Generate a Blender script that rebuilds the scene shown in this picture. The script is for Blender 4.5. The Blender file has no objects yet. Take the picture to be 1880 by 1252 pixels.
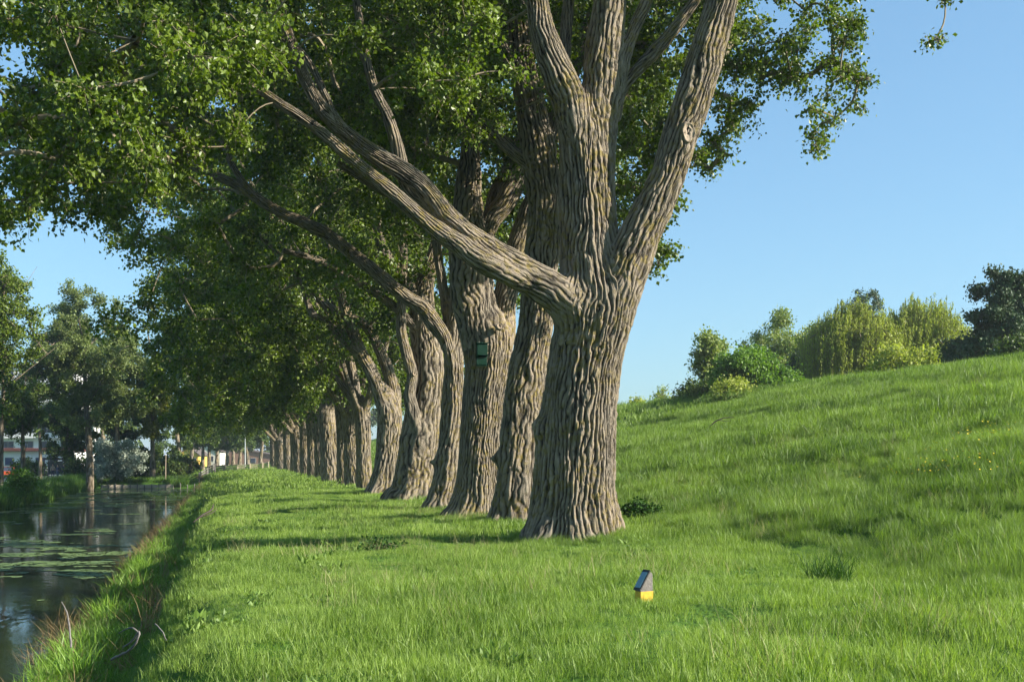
import bpy, math, numpy as np
from mathutils import Vector, Euler

# ------------------------------------------------------------------ camera, sky, sun, exposure
scene = bpy.context.scene
COL = scene.collection
F = 2200.0            # focal length in photo pixels (photo 1880 wide)
YAW = math.atan2(525.0, F)
CY, SY = math.cos(YAW), math.sin(YAW)
CAMZ = 1.6
cam_d = bpy.data.cameras.new('camera'); cam = bpy.data.objects.new('camera', cam_d); COL.objects.link(cam)
cam_d.sensor_width = 36.0; cam_d.lens = F/1880*36.0
cam_d.shift_y = (840-626)/1880.0
cam_d.clip_start = 0.1; cam_d.clip_end = 6000
cam.location = (0, 0, CAMZ); cam.rotation_euler = (math.radians(90), 0, -YAW)
scene.camera = cam

SUN_AZ = math.radians(63)      # from -Y towards +X
SUN_EL = math.radians(27)
sd = Vector((math.sin(SUN_AZ)*math.cos(SUN_EL), -math.cos(SUN_AZ)*math.cos(SUN_EL), math.sin(SUN_EL)))
w = bpy.data.worlds.new('World'); scene.world = w; w.use_nodes = True
nt = w.node_tree; nt.nodes.clear()
sky = nt.nodes.new('ShaderNodeTexSky'); sky.sky_type = 'NISHITA'; sky.sun_disc = False
sky.sun_elevation = SUN_EL; sky.sun_rotation = math.atan2(sd.x, sd.y)
sky.air_density = 1.0; sky.dust_density = 1.0; sky.ozone_density = 2.0; sky.altitude = 0
bg = nt.nodes.new('ShaderNodeBackground'); bg.inputs['Strength'].default_value = 0.080
wo = nt.nodes.new('ShaderNodeOutputWorld')
tint = nt.nodes.new('ShaderNodeMix'); tint.data_type = 'RGBA'; tint.blend_type = 'MULTIPLY'; tint.inputs[0].default_value = 1; tint.inputs[7].default_value = (0.774, 0.906, 0.915, 1)
gam = nt.nodes.new('ShaderNodeGamma'); gam.inputs[1].default_value = 0.66
tin2 = nt.nodes.new('ShaderNodeMix'); tin2.data_type = 'RGBA'; tin2.blend_type = 'MULTIPLY'; tin2.inputs[0].default_value = 1; tin2.inputs[7].default_value = (1.20, 1.56, 1.84, 1)
nt.links.new(sky.outputs[0], tint.inputs[6]); nt.links.new(tint.outputs[2], gam.inputs[0]); nt.links.new(gam.outputs[0], tin2.inputs[6]); nt.links.new(tin2.outputs[2], bg.inputs[0]); nt.links.new(bg.outputs[0], wo.inputs[0])
sl = bpy.data.lights.new('sun', 'SUN'); sl.energy = 5.0; sl.angle = math.radians(0.53); sl.color = (1.0, 0.93, 0.82)
so = bpy.data.objects.new('sun', sl); COL.objects.link(so)
so.rotation_euler = sd.to_track_quat('Z', 'Y').to_euler()
scene.view_settings.view_transform = 'Standard'; scene.view_settings.look = 'None'
scene.view_settings.exposure = 1.33; scene.view_settings.gamma = 1.0
scene.render.engine = 'CYCLES'
cy = scene.cycles
cy.use_adaptive_sampling = True; cy.adaptive_threshold = 0.02; cy.adaptive_min_samples = 32
cy.max_bounces = 6; cy.diffuse_bounces = 3; cy.glossy_bounces = 3; cy.transmission_bounces = 4
cy.transparent_max_bounces = 4; cy.sample_clamp_indirect = 4.0; cy.caustics_reflective = False; cy.caustics_refractive = False
cy.use_denoising = True

HAZE = 0.00028
rng = np.random.default_rng(7)

# ------------------------------------------------------------------ helpers
def W(px, py, dc):
    """photo pixel + depth along the camera axis -> world point"""
    xc = (px-940.0)/F*dc
    return np.array([xc*CY + dc*SY, -xc*SY + dc*CY, CAMZ + (840.0-py)/F*dc])

def tag(o, label=None, cat=None, group=None, kind=None):
    if label: o['label'] = label
    if cat: o['category'] = cat
    if group: o['group'] = group
    if kind: o['kind'] = kind
    return o

def mesh(name, V, Q=None, T=None, mats=(), fmat=None, attrs=None, smooth=False, Poly=None):
    V = np.asarray(V, np.float32).reshape(-1, 3)
    me = bpy.data.meshes.new(name)
    nq = 0 if Q is None else len(Q); ntr = 0 if T is None else len(T)
    loops = []; starts = []; tot = 0
    if nq:
        Q = np.asarray(Q, np.int32); loops.append(Q.ravel()); starts.append(np.arange(nq)*4); tot = nq*4
    if ntr:
        T = np.asarray(T, np.int32); loops.append(T.ravel()); starts.append(tot+np.arange(ntr)*3); tot += ntr*3
    me.vertices.add(len(V)); me.vertices.foreach_set('co', V.ravel())
    me.loops.add(tot); me.loops.foreach_set('vertex_index', np.concatenate(loops).astype(np.int32))
    me.polygons.add(nq+ntr); me.polygons.foreach_set('loop_start', np.concatenate(starts).astype(np.int32))
    if fmat is not None: me.polygons.foreach_set('material_index', np.asarray(fmat, np.int32))
    me.polygons.foreach_set('use_smooth', np.full(nq+ntr, bool(smooth)))
    for m in mats: me.materials.append(m)
    for k, (ty, arr) in (attrs or {}).items():
        a = me.attributes.new(k, ty, 'POINT')
        a.data.foreach_set('vector' if ty == 'FLOAT_VECTOR' else 'value', np.asarray(arr, np.float32 if ty != 'INT' else np.int32).ravel())
    me.update(calc_edges=True)
    return me

def obj(name, me, parent=None, loc=None, rot=None):
    o = bpy.data.objects.new(name, me); COL.objects.link(o)
    if parent is not None: o.parent = parent
    if loc is not None: o.location = loc
    if rot is not None: o.rotation_euler = rot
    return o

def empty(name, loc, rz=0):
    o = bpy.data.objects.new(name, None); COL.objects.link(o); o.location = loc; o.rotation_euler = (0, 0, rz)
    o.empty_display_size = 0.2
    return o

def copy_tree(o, parent=None):
    c = o.copy(); COL.objects.link(c); c.parent = parent
    for ch in list(o.children): copy_tree(ch, c)
    return c

class MB:
    """collects boxes / tubes / prisms into one mesh"""
    def __init__(s): s.V = []; s.Q = []; s.T = []; s.n = 0
    def add(s, V, Q=(), T=()):
        V = np.asarray(V, float).reshape(-1, 3)
        s.V.append(V)
        if len(Q): s.Q.append(np.asarray(Q)+s.n)
        if len(T): s.T.append(np.asarray(T)+s.n)
        s.n += len(V); return s
    def box(s, c, d, rz=0.0, bev=0.0):
        c = np.asarray(c, float); d = np.asarray(d, float)/2
        if bev > 0:
            pts = []
            b = min(bev, d.min()*0.9)
            for zz, k in ((-d[2], b), (-d[2]+b, 0), (d[2]-b, 0), (d[2], b)):
                x, y = d[0]-k, d[1]-k
                pts += [(-x, -y+b, zz), (-x+b, -y, zz), (x-b, -y, zz), (x, -y+b, zz), (x, y-b, zz), (x-b, y, zz), (-x+b, y, zz), (-x, y-b, zz)]
            V = np.array(pts); Q = [(a*8+i, a*8+(i+1) % 8, a*8+8+(i+1) % 8, a*8+8+i) for a in range(3) for i in range(8)]
            for a, fl in ((0, 1), (24, 0)):
                qq = [(a, a+1, a+2, a+3), (a, a+3, a+4, a+7), (a+4, a+5, a+6, a+7)]
                Q += [q[::-1] if fl else q for q in qq]
        else:
            V = np.array([(x, y, z) for z in (-1, 1) for x, y in ((-1, -1), (1, -1), (1, 1), (-1, 1))])*d
            Q = [(0, 3, 2, 1), (4, 5, 6, 7), (0, 1, 5, 4), (1, 2, 6, 5), (2, 3, 7, 6), (3, 0, 4, 7)]
        c_, s_ = math.cos(rz), math.sin(rz)
        R = np.array([[c_, -s_, 0], [s_, c_, 0], [0, 0, 1]])
        return s.add(V@R.T + c, Q)
    def tube(s, pts, rad, n=8, cap=True):
        V, Q, T = tube_geo(np.asarray(pts, float), np.asarray(rad, float)*np.ones(len(pts)), n)
        s.add(V, Q)
        if cap:
            k = len(V)
            s.add([pts[0], pts[-1]], T=[(-k+(i+1) % n, -k+i, 0) for i in range(n)] + [(-n+i, -n+(i+1) % n, 1) for i in range(n)])
        return s
    def prism(s, prof, y0, y1, axis='y'):
        """convex/any polygon in xz, extruded along y"""
        n = len(prof)
        V = [(x, y0, z) for x, z in prof] + [(x, y1, z) for x, z in prof]
        cx = sum(p[0] for p in prof)/n; cz = sum(p[1] for p in prof)/n
        V += [(cx, y0, cz), (cx, y1, cz)]
        Q = [(i, (i+1) % n, n+(i+1) % n, n+i) for i in range(n)]
        T = [(2*n, (i+1) % n, i) for i in range(n)] + [(2*n+1, n+i, n+(i+1) % n) for i in range(n)]
        return s.add(V, Q, T)
    def build(s, name, mat, parent=None, smooth=False, loc=None):
        V = np.concatenate(s.V)
        me = mesh(name, V, np.concatenate(s.Q) if s.Q else None, np.concatenate(s.T) if s.T else None, [mat], smooth=smooth)
        return obj(name, me, parent, loc)

def frames(P):
    Tn = np.gradient(P, axis=0); Tn /= np.linalg.norm(Tn, axis=1, keepdims=True)+1e-9
    up = np.array([1., 0, 0]) if abs(Tn[0][0]) < 0.8 else np.array([0, 1., 0])
    A = np.zeros_like(P); a = up - Tn[0]*up.dot(Tn[0]); a /= np.linalg.norm(a)
    for i in range(len(P)):
        a = a - Tn[i]*a.dot(Tn[i]); a /= np.linalg.norm(a)+1e-9; A[i] = a
    return Tn, A, np.cross(Tn, A)

def tube_geo(P, R, n):
    Tn, A, B = frames(P)
    th = np.arange(n)/n*2*np.pi
    V = P[:, None] + R[:, None, None]*(np.cos(th)[None, :, None]*A[:, None]+np.sin(th)[None, :, None]*B[:, None])
    m = len(P)
    i, j = np.meshgrid(np.arange(m-1), np.arange(n), indexing='ij'); j2 = (j+1) % n
    Q = np.stack([i*n+j, i*n+j2, (i+1)*n+j2, (i+1)*n+j], -1).reshape(-1, 4)
    return V.reshape(-1, 3), Q, None

def many_tubes(P0, P1, PM, r0, r1, n=4, seg=4):
    """N quadratic-bezier tubes at once"""
    N = len(P0)
    if N == 0: return np.zeros((0, 3)), np.zeros((0, 4), int)
    t = np.linspace(0, 1, seg+1)[None, :, None]
    P = (1-t)**2*P0[:, None]+2*t*(1-t)*PM[:, None]+t*t*P1[:, None]
    R = (r0[:, None]*(1-t[..., 0])+r1[:, None]*t[..., 0])
    D = P1-P0; D = D/(np.linalg.norm(D, axis=1, keepdims=True)+1e-9)
    up = np.where(np.abs(D[:, 2:3]) < .9, np.array([[0, 0, 1.]]), np.array([[1., 0, 0]]))
    A = np.cross(D, up); A /= np.linalg.norm(A, axis=1, keepdims=True)+1e-9; B = np.cross(D, A)
    th = np.arange(n)/n*2*np.pi
    V = P[:, :, None]+R[:, :, None, None]*(np.cos(th)[None, None, :, None]*A[:, None, None]+np.sin(th)[None, None, :, None]*B[:, None, None])
    k, i, j = np.meshgrid(np.arange(N), np.arange(seg), np.arange(n), indexing='ij'); b = k*(seg+1)*n
    j2 = (j+1) % n
    Q = np.stack([b+i*n+j, b+i*n+j2, b+(i+1)*n+j2, b+(i+1)*n+j], -1).reshape(-1, 4)
    return V.reshape(-1, 3), Q

_tab = np.random.default_rng(3).random(65536).astype(np.float32)*2-1
def vnoise(q):
    """value noise, -1..1"""
    q = np.asarray(q, np.float64); i = np.floor(q).astype(np.int64); f = q-i; f = f*f*f*(f*(f*6-15)+10)
    out = 0
    for dx in (0, 1):
        wx = f[..., 0] if dx else 1-f[..., 0]
        for dy in (0, 1):
            wy = f[..., 1] if dy else 1-f[..., 1]
            for dz in (0, 1):
                wz = f[..., 2] if dz else 1-f[..., 2]
                h = ((i[..., 0]+dx)*73856093 ^ (i[..., 1]+dy)*19349663 ^ (i[..., 2]+dz)*83492791) & 65535
                out = out + wx*wy*wz*_tab[h]
    return out
def vn2(x, y, z=0.0):
    return vnoise(np.stack([x, y, np.zeros_like(x)+z], -1))
def sstep(x, a, b):
    t = np.clip((x-a)/(b-a), 0, 1); return t*t*(3-2*t)

# ------------------------------------------------------------------ materials
def newmat(name):
    m = bpy.data.materials.new(name); m.use_nodes = True
    n = m.node_tree.nodes; n.clear(); out = n.new('ShaderNodeOutputMaterial')
    return m, m.node_tree, out
def nd(t, ty, **kw):
    n = t.nodes.new(ty)
    for k, v in kw.items():
        if k.startswith('i_'): n.inputs[int(k[2:]) if k[2:].isdigit() else k[2:].replace('_', ' ')].default_value = v
        else: setattr(n, k, v)
    return n
def ramp(t, fac, stops):
    r = t.nodes.new('ShaderNodeValToRGB'); e = r.color_ramp.elements
    while len(e) < len(stops): e.new(0.5)
    for i, (p, c) in enumerate(stops): e[i].position = p; e[i].color = (c[0], c[1], c[2], 1) if not isinstance(c, (int, float)) else (c, c, c, 1)
    t.links.new(fac, r.inputs[0]); return r
def mixc(t, fac, a, b, mode='MIX'):
    m = t.nodes.new('ShaderNodeMix'); m.data_type = 'RGBA'; m.blend_type = mode
    for s, v in ((0, fac), (6, a), (7, b)):
        if isinstance(v, (int, float)): m.inputs[s].default_value = v
        elif isinstance(v, tuple): m.inputs[s].default_value = (*v, 1)
        else: t.links.new(v, m.inputs[s])
    return m.outputs[2]

def plain(name, col, rough=0.6, var=0.15, metal=0.0, scale=6.0, spec=0.5, bump=0.0):
    m, t, out = newmat(name)
    g = nd(t, 'ShaderNodeTexCoord'); no = nd(t, 'ShaderNodeTexNoise'); no.inputs['Scale'].default_value = scale; no.inputs['Detail'].default_value = 5
    t.links.new(g.outputs['Object'], no.inputs['Vector'])
    c = mixc(t, no.outputs[0], tuple(max(0, x*(1-var*1.6)) for x in col), tuple(min(1, x*(1+var*1.4)) for x in col))
    p = nd(t, 'ShaderNodeBsdfPrincipled'); p.inputs['Roughness'].default_value = rough; p.inputs['Metallic'].default_value = metal
    p.inputs['Specular IOR Level'].default_value = spec
    t.links.new(c, p.inputs['Base Color']); t.links.new(p.outputs[0], out.inputs[0])
    if bump:
        b = nd(t, 'ShaderNodeBump'); b.inputs['Strength'].default_value = bump; b.inputs['Distance'].default_value = 0.02
        t.links.new(no.outputs[0], b.inputs['Height']); t.links.new(b.outputs[0], p.inputs['Normal'])
    return m

def leafmat(name, dark, light, trans=0.45, rough=0.4, spec=0.4, nscale=0.35, tcol=None):
    """foliage: colour varies per leaf and per clump, part of the light passes through"""
    m, t, out = newmat(name)
    at = nd(t, 'ShaderNodeAttribute', attribute_name='rnd')
    ge = nd(t, 'ShaderNodeNewGeometry')
    no = nd(t, 'ShaderNodeTexNoise'); no.inputs['Scale'].default_value = nscale; no.inputs['Detail'].default_value = 3
    t.links.new(ge.outputs['Position'], no.inputs['Vector'])
    oi = nd(t, 'ShaderNodeObjectInfo')
    ma = nd(t, 'ShaderNodeMath', operation='MULTIPLY_ADD'); t.links.new(no.outputs[0], ma.inputs[0]); ma.inputs[1].default_value = 1.9; ma.inputs[2].default_value = -0.90
    m2 = nd(t, 'ShaderNodeMath', operation='MULTIPLY_ADD'); t.links.new(at.outputs['Fac'], m2.inputs[0]); m2.inputs[1].default_value = 0.95; t.links.new(ma.outputs[0], m2.inputs[2])
    m3 = nd(t, 'ShaderNodeMath', operation='MULTIPLY_ADD', use_clamp=True); t.links.new(oi.outputs['Random'], m3.inputs[0]); m3.inputs[1].default_value = 0.2; t.links.new(m2.outputs[0], m3.inputs[2])
    c = mixc(t, m3.outputs[0], dark, light)
    p = nd(t, 'ShaderNodeBsdfPrincipled'); p.inputs['Roughness'].default_value = rough; p.inputs['Specular IOR Level'].default_value = spec
    t.links.new(c, p.inputs['Base Color'])
    tr = nd(t, 'ShaderNodeBsdfTranslucent'); tc = tcol or (1.15, 1.25, 0.45)
    tcn = mixc(t, 1.0, c, tc, 'MULTIPLY'); t.links.new(tcn, tr.inputs[0])
    mx = nd(t, 'ShaderNodeMixShader'); mx.inputs[0].default_value = trans
    t.links.new(p.outputs[0], mx.inputs[1]); t.links.new(tr.outputs[0], mx.inputs[2]); t.links.new(mx.outputs[0], out.inputs[0])
    return m

def barkmat(name, ridge=(0.212, 0.184, 0.150), crev=(0.014, 0.012, 0.010), lichen=(0.20, 0.155, 0.035), amt=0.75):
    m, t, out = newmat(name)
    cr = nd(t, 'ShaderNodeAttribute', attribute_name='crev')
    bc = nd(t, 'ShaderNodeAttribute', attribute_name='bark')
    ge = nd(t, 'ShaderNodeNewGeometry')
    fine = nd(t, 'ShaderNodeTexNoise'); fine.inputs['Scale'].default_value = 3.0; fine.inputs['Detail'].default_value = 8; fine.inputs['Roughness'].default_value = 0.7
    t.links.new(bc.outputs['Vector'], fine.inputs['Vector'])
    big = nd(t, 'ShaderNodeTexNoise'); big.inputs['Scale'].default_value = 1.1; big.inputs['Detail'].default_value = 6; big.inputs['Roughness'].default_value = 0.65
    t.links.new(ge.outputs['Position'], big.inputs['Vector'])
    ad = nd(t, 'ShaderNodeMath', operation='MULTIPLY_ADD'); t.links.new(fine.outputs[0], ad.inputs[0]); ad.inputs[1].default_value = 0.55
    sb = nd(t, 'ShaderNodeMath', operation='ADD'); t.links.new(cr.outputs['Fac'], sb.inputs[0]); sb.inputs[1].default_value = -0.27
    t.links.new(sb.outputs[0], ad.inputs[2])
    r = ramp(t, ad.outputs[0], [(0.22, crev), (0.42, tuple(0.62*a+0.38*b for a, b in zip(crev, ridge))), (0.66, ridge), (0.95, tuple(min(1, x*1.35) for x in ridge))])  # furrows near black: groove shade painted into the colour along with dirt
    grey = mixc(t, big.outputs[0], (0.62, 0.68, 0.66), (1.32, 1.16, 1.04))
    c1 = mixc(t, 1.0, r.outputs[0], grey, 'MULTIPLY')
    lr = ramp(t, big.outputs[0], [(0.40, 0.0), (0.58, 1.0)])
    ln = nd(t, 'ShaderNodeTexNoise'); ln.inputs['Scale'].default_value = 9.0; ln.inputs['Detail'].default_value = 6; t.links.new(ge.outputs['Position'], ln.inputs['Vector'])
    l2 = ramp(t, ln.outputs[0], [(0.45, 0.0), (0.62, 1.0)])
    mm = nd(t, 'ShaderNodeMath', operation='MULTIPLY'); t.links.new(lr.outputs[0], mm.inputs[0]); t.links.new(l2.outputs[0], mm.inputs[1])
    m4 = nd(t, 'ShaderNodeMath', operation='MULTIPLY'); t.links.new(mm.outputs[0], m4.inputs[0]); m4.inputs[1].default_value = amt
    c2 = mixc(t, m4.outputs[0], c1, lichen)
    p = nd(t, 'ShaderNodeBsdfPrincipled'); p.inputs['Roughness'].default_value = 0.9; p.inputs['Specular IOR Level'].default_value = 0.15
    b = nd(t, 'ShaderNodeBump'); b.inputs['Strength'].default_value = 1.0; b.inputs['Distance'].default_value = 0.045
    fb = nd(t, 'ShaderNodeTexNoise'); fb.inputs['Scale'].default_value = 26.0; fb.inputs['Detail'].default_value = 6; fb.inputs['Roughness'].default_value = .75; t.links.new(ge.outputs['Position'], fb.inputs['Vector'])
    fm_ = nd(t, 'ShaderNodeMath', operation='MULTIPLY_ADD'); t.links.new(fb.outputs[0], fm_.inputs[0]); fm_.inputs[1].default_value = .7; t.links.new(ad.outputs[0], fm_.inputs[2])
    t.links.new(fm_.outputs[0], b.inputs['Height']); t.links.new(b.outputs[0], p.inputs['Normal'])
    t.links.new(c2, p.inputs['Base Color']); t.links.new(p.outputs[0], out.inputs[0])
    return m

M = {}
M['bark'] = barkmat('poplar_bark')
M['bark_dark'] = barkmat('distant_bark', (0.20, 0.17, 0.13), (0.06, 0.05, 0.035), amt=0.2)
M['twig'] = plain('twig_bark', (0.2, 0.16, 0.1), 0.85, 0.3)
M['leaf'] = leafmat('poplar_leaf', (0.030, 0.060, 0.005), (0.145, 0.205, 0.018), 0.38, 0.42, 0.4)
M['leaf_soft'] = leafmat('soft_poplar_leaf', (0.08, 0.11, 0.03), (0.20, 0.25, 0.08), 0.4, 0.5, 0.3)
M['leaf_bank'] = leafmat('bank_tree_leaf', (0.03, 0.06, 0.012), (0.11, 0.16, 0.03), 0.35, 0.5, 0.3)
M['leaf_olive'] = leafmat('olive_leaf', (0.10, 0.12, 0.015), (0.22, 0.23, 0.04), 0.4, 0.5, 0.3)
M['leaf_silver'] = leafmat('silver_leaf', (0.17, 0.22, 0.15), (0.46, 0.50, 0.40), 0.25, 0.6, 0.3, tcol=(1, 1, .9))
M['leaf_bright'] = leafmat('bright_shrub_leaf', (0.05, 0.12, 0.012), (0.15, 0.26, 0.035), 0.4, 0.5, 0.3, nscale=.5)
M['leaf_willow'] = leafmat('willow_leaf', (0.19, 0.235, 0.035), (0.42, 0.46, 0.10), 0.4, 0.5, 0.3, nscale=.5)
M['leaf_pale'] = leafmat('pale_twig_leaf', (0.12, 0.175, 0.045), (0.29, 0.35, 0.11), 0.35, 0.5, 0.3)
M['needle'] = leafmat('pine_needle', (0.03, 0.06, 0.025), (0.08, 0.125, 0.055), 0.1, 0.6, 0.3)
M['grass'] = leafmat('mown_grass', (0.078, 0.153, 0.015), (0.268, 0.368, 0.078), 0.42, 0.5, 0.35, nscale=0.55)
M['grass_long'] = leafmat('long_grass', (0.066, 0.135, 0.016), (0.225, 0.325, 0.070), 0.45, 0.5, 0.35, nscale=0.35)
M['sedge'] = leafmat('sedge_blade', (0.06, 0.15, 0.012), (0.22, 0.36, 0.05), 0.42, 0.45, 0.35, nscale=0.9)
M['reed'] = leafmat('reed_blade', (0.03, 0.085, 0.010), (0.12, 0.22, 0.03), 0.35, 0.45, 0.3, nscale=0.5)
M['dead'] = leafmat('dead_stalk', (0.11, 0.075, 0.03), (0.27, 0.20, 0.10), 0.25, 0.7, 0.2, nscale=0.8, tcol=(1, .9, .7))
M['nettle'] = leafmat('nettle_leaf', (0.02, 0.06, 0.008), (0.06, 0.13, 0.02), 0.3, 0.6, 0.2)
M['straw'] = leafmat('pale_straw', (0.20, 0.19, 0.08), (0.42, 0.38, 0.20), 0.3, 0.6, 0.2)
M['clover'] = leafmat('clover_leaf', (0.07, 0.14, 0.018), (0.18, 0.27, 0.055), 0.3, 0.5, 0.3)
M['pad'] = leafmat('lily_pad', (0.06, 0.11, 0.03), (0.17, 0.24, 0.08), 0.0, 0.65, 0.2, nscale=1.5)
M['petal'] = plain('yellow_petal', (0.8, 0.6, 0.02), 0.6, 0.1)
M['wood_grey'] = plain('weathered_wood', (0.15, 0.135, 0.12), 0.85, 0.35, scale=30, bump=.4)
M['wood_pale'] = plain('pale_fence_wood', (0.42, 0.36, 0.26), 0.85, 0.25, scale=9)
M['wood_cut'] = plain('cut_wood', (0.30, 0.235, 0.165), 0.85, 0.2, scale=20)
M['yellow'] = plain('yellow_paint', (0.55, 0.33, 0.015), 0.55, 0.2, scale=25)
M['plate'] = plain('blue_grey_plate', (0.13, 0.24, 0.30), 0.3, 0.08, scale=8)
M['black'] = plain('black_rubber', (0.02, 0.02, 0.02), 0.6, 0.1)
M['boxgreen'] = plain('dark_green_paint', (0.009, 0.034, 0.022), 0.9, 0.15, scale=14, spec=0.08)
M['white'] = plain('white_render', (0.78, 0.77, 0.74), 0.8, 0.04, scale=1)
M['glass'] = plain('window_glass', (0.04, 0.05, 0.07), 0.08, 0.3, scale=.7)
M['fascia'] = plain('red_brown_fascia', (0.17, 0.06, 0.045), 0.6, 0.15)
M['blue'] = plain('blue_panel', (0.05, 0.06, 0.13), 0.5, 0.15)
M['roof'] = plain('dark_roof_tile', (0.09, 0.07, 0.06), 0.8, 0.2, scale=3)
M['brick'] = plain('brown_brick', (0.22, 0.13, 0.09), 0.85, 0.2, scale=3)
M['cream'] = plain('cream_gable', (0.62, 0.58, 0.48), 0.85, 0.06, scale=2)
M['ochre'] = plain('ochre_wall', (0.65, 0.42, 0.08), 0.85, 0.08, scale=2)
M['carpaint'] = plain('orange_red_paint', (0.42, 0.07, 0.02), 0.25, 0.05)
M['vanpaint'] = plain('dark_blue_paint', (0.03, 0.04, 0.09), 0.25, 0.05)
M['tyre'] = plain('tyre_rubber', (0.02, 0.02, 0.02), 0.9, 0.1)
M['metal'] = plain('galvanised_metal', (0.5, 0.52, 0.52), 0.4, 0.1, metal=0.6)
M['shelter'] = plain('dark_shelter_frame', (0.05, 0.03, 0.04), 0.5, 0.1)
M['asphalt'] = plain('asphalt', (0.075, 0.078, 0.085), 0.9, 0.2, scale=2)
M['kerb'] = plain('kerb_stone', (0.33, 0.32, 0.3), 0.9, 0.1, scale=4)
M['skin'] = plain('skin', (0.5, 0.32, 0.24), 0.6, 0.05)
M['jacket'] = plain('beige_jacket', (0.42, 0.32, 0.25), 0.85, 0.1)
M['coat'] = plain('dark_coat', (0.05, 0.05, 0.09), 0.85, 0.1)
M['jeans'] = plain('blue_jeans', (0.07, 0.10, 0.18), 0.85, 0.1)
M['hair'] = plain('dark_hair', (0.04, 0.025, 0.02), 0.7, 0.2)
M['mud'] = plain('canal_mud', (0.06, 0.05, 0.035), 0.9, 0.2)
M['lamp_glass'] = plain('lamp_cover', (0.6, 0.6, 0.55), 0.3, 0.05)
M['red'] = plain('red_lamp_glass', (0.4, 0.01, 0.01), 0.2, 0.05)

# ground: earth and thatch under the grass
m, t, out = newmat('ground_turf')
ge = nd(t, 'ShaderNodeNewGeometry')
n1 = nd(t, 'ShaderNodeTexNoise'); n1.inputs['Scale'].default_value = 0.5; n1.inputs['Detail'].default_value = 8; t.links.new(ge.outputs['Position'], n1.inputs['Vector'])
n2 = nd(t, 'ShaderNodeTexNoise'); n2.inputs['Scale'].default_value = 14; n2.inputs['Detail'].default_value = 6; t.links.new(ge.outputs['Position'], n2.inputs['Vector'])
ca = ramp(t, n1.outputs[0], [(0.3, (0.045, 0.105, 0.012)), (0.7, (0.10, 0.19, 0.03))])
cb = mixc(t, n2.outputs[0], (0.5, 0.5, 0.5), (1.3, 1.3, 1.2)); cc = mixc(t, 1.0, ca.outputs[0], cb, 'MULTIPLY')
p = nd(t, 'ShaderNodeBsdfPrincipled'); p.inputs['Roughness'].default_value = 0.95; p.inputs['Specular IOR Level'].default_value = 0.1
b = nd(t, 'ShaderNodeBump'); b.inputs['Strength'].default_value = 0.8; b.inputs['Distance'].default_value = 0.08
t.links.new(n2.outputs[0], b.inputs['Height']); t.links.new(b.outputs[0], p.inputs['Normal'])
t.links.new(cc, p.inputs['Base Color']); t.links.new(p.outputs[0], out.inputs[0]); M['ground'] = m

# water
m, t, out = newmat('canal_water')
tc = nd(t, 'ShaderNodeNewGeometry'); mp = nd(t, 'ShaderNodeMapping'); mp.inputs['Scale'].default_value = (1.3, 0.55, 1)
t.links.new(tc.outputs['Position'], mp.inputs[0])
n1 = nd(t, 'ShaderNodeTexNoise'); n1.inputs['Scale'].default_value = 2.2; n1.inputs['Detail'].default_value = 4; t.links.new(mp.outputs[0], n1.inputs['Vector'])
n2 = nd(t, 'ShaderNodeTexNoise'); n2.inputs['Scale'].default_value = 0.25; n2.inputs['Detail'].default_value = 2; t.links.new(tc.outputs['Position'], n2.inputs['Vector'])
p = nd(t, 'ShaderNodeBsdfPrincipled'); p.inputs['Base Color'].default_value = (0.012, 0.020, 0.012, 1); p.inputs['IOR'].default_value = 1.33
rr = ramp(t, n2.outputs[0], [(0.4, 0.02), (0.65, 0.10)]); t.links.new(rr.outputs[0], p.inputs['Roughness'])
b = nd(t, 'ShaderNodeBump'); b.inputs['Strength'].default_value = 0.10; b.inputs['Distance'].default_value = 0.05
t.links.new(n1.outputs[0], b.inputs['Height']); t.links.new(b.outputs[0], p.inputs['Normal']); t.links.new(p.outputs[0], out.inputs[0]); M['water'] = m

# ------------------------------------------------------------------ ground, canal, road
WATER = -1.9
PX_ = np.array([-4000, -60, -24, -19, -16.6, -15.4, -14.6, -13.8, -4.0, -3.2, -2.6, -1.9, -1.15, -0.35, 1.2, 3.0, 6.0, 8.4, 9.8, 12, 27.0, 28.2, 30.5, 40, 60, 4000])
PZ_ = np.array([-1.2, -1.2, -1.15, -1.15, -1.2, -1.55, -1.9, -2.7, -2.7, -2.0, -1.74, -1.58, -1.36, -0.34, -0.24, -0.12, 0.0, 0.08, 0.32, 0.92, 5.02, 5.2, 5.15, 2.6, 0.8, 0.6])
def hgt(X, Y, rough=True):
    X = np.asarray(X, float); Y = np.asarray(Y, float)
    # canal bends left at its far end
    z = np.interp(X, PX_, PZ_)
    # soften the profile
    z = 0.5*z+0.25*np.interp(X-0.35, PX_, PZ_)+0.25*np.interp(X+0.35, PX_, PZ_)
    end = sstep(Y, 141, 144.5)                      # the canal stops at a planked edge
    land = np.interp(X, [-4000, -16, -3, 0, 8.4, 12, 27, 28.2, 40, 60, 4000], [-1.2, -1.2, -0.9, -0.25, .08, .92, 5.02, 5.2, 2.6, .8, .6])
    z = z*(1-end)+np.maximum(z, land)*end
    if rough:
        on = 1-sstep(-z, 1.8, 2.0)
        z = z + on*(0.10*vn2(X*0.35, Y*0.22) + 0.05*vn2(X*1.1, Y*0.9, 5) + 0.02*vn2(X*3, Y*3, 9))
        bank = np.exp(-((X+1.6)/1.3)**2); z = z+bank*0.14*vn2(X*.8, Y*0.6, 17)
        z = z + 0.07*np.exp(-((X-17)/9)**4)*vn2(X*0.5, Y*0.13, 21)*1.2
    return z

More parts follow.
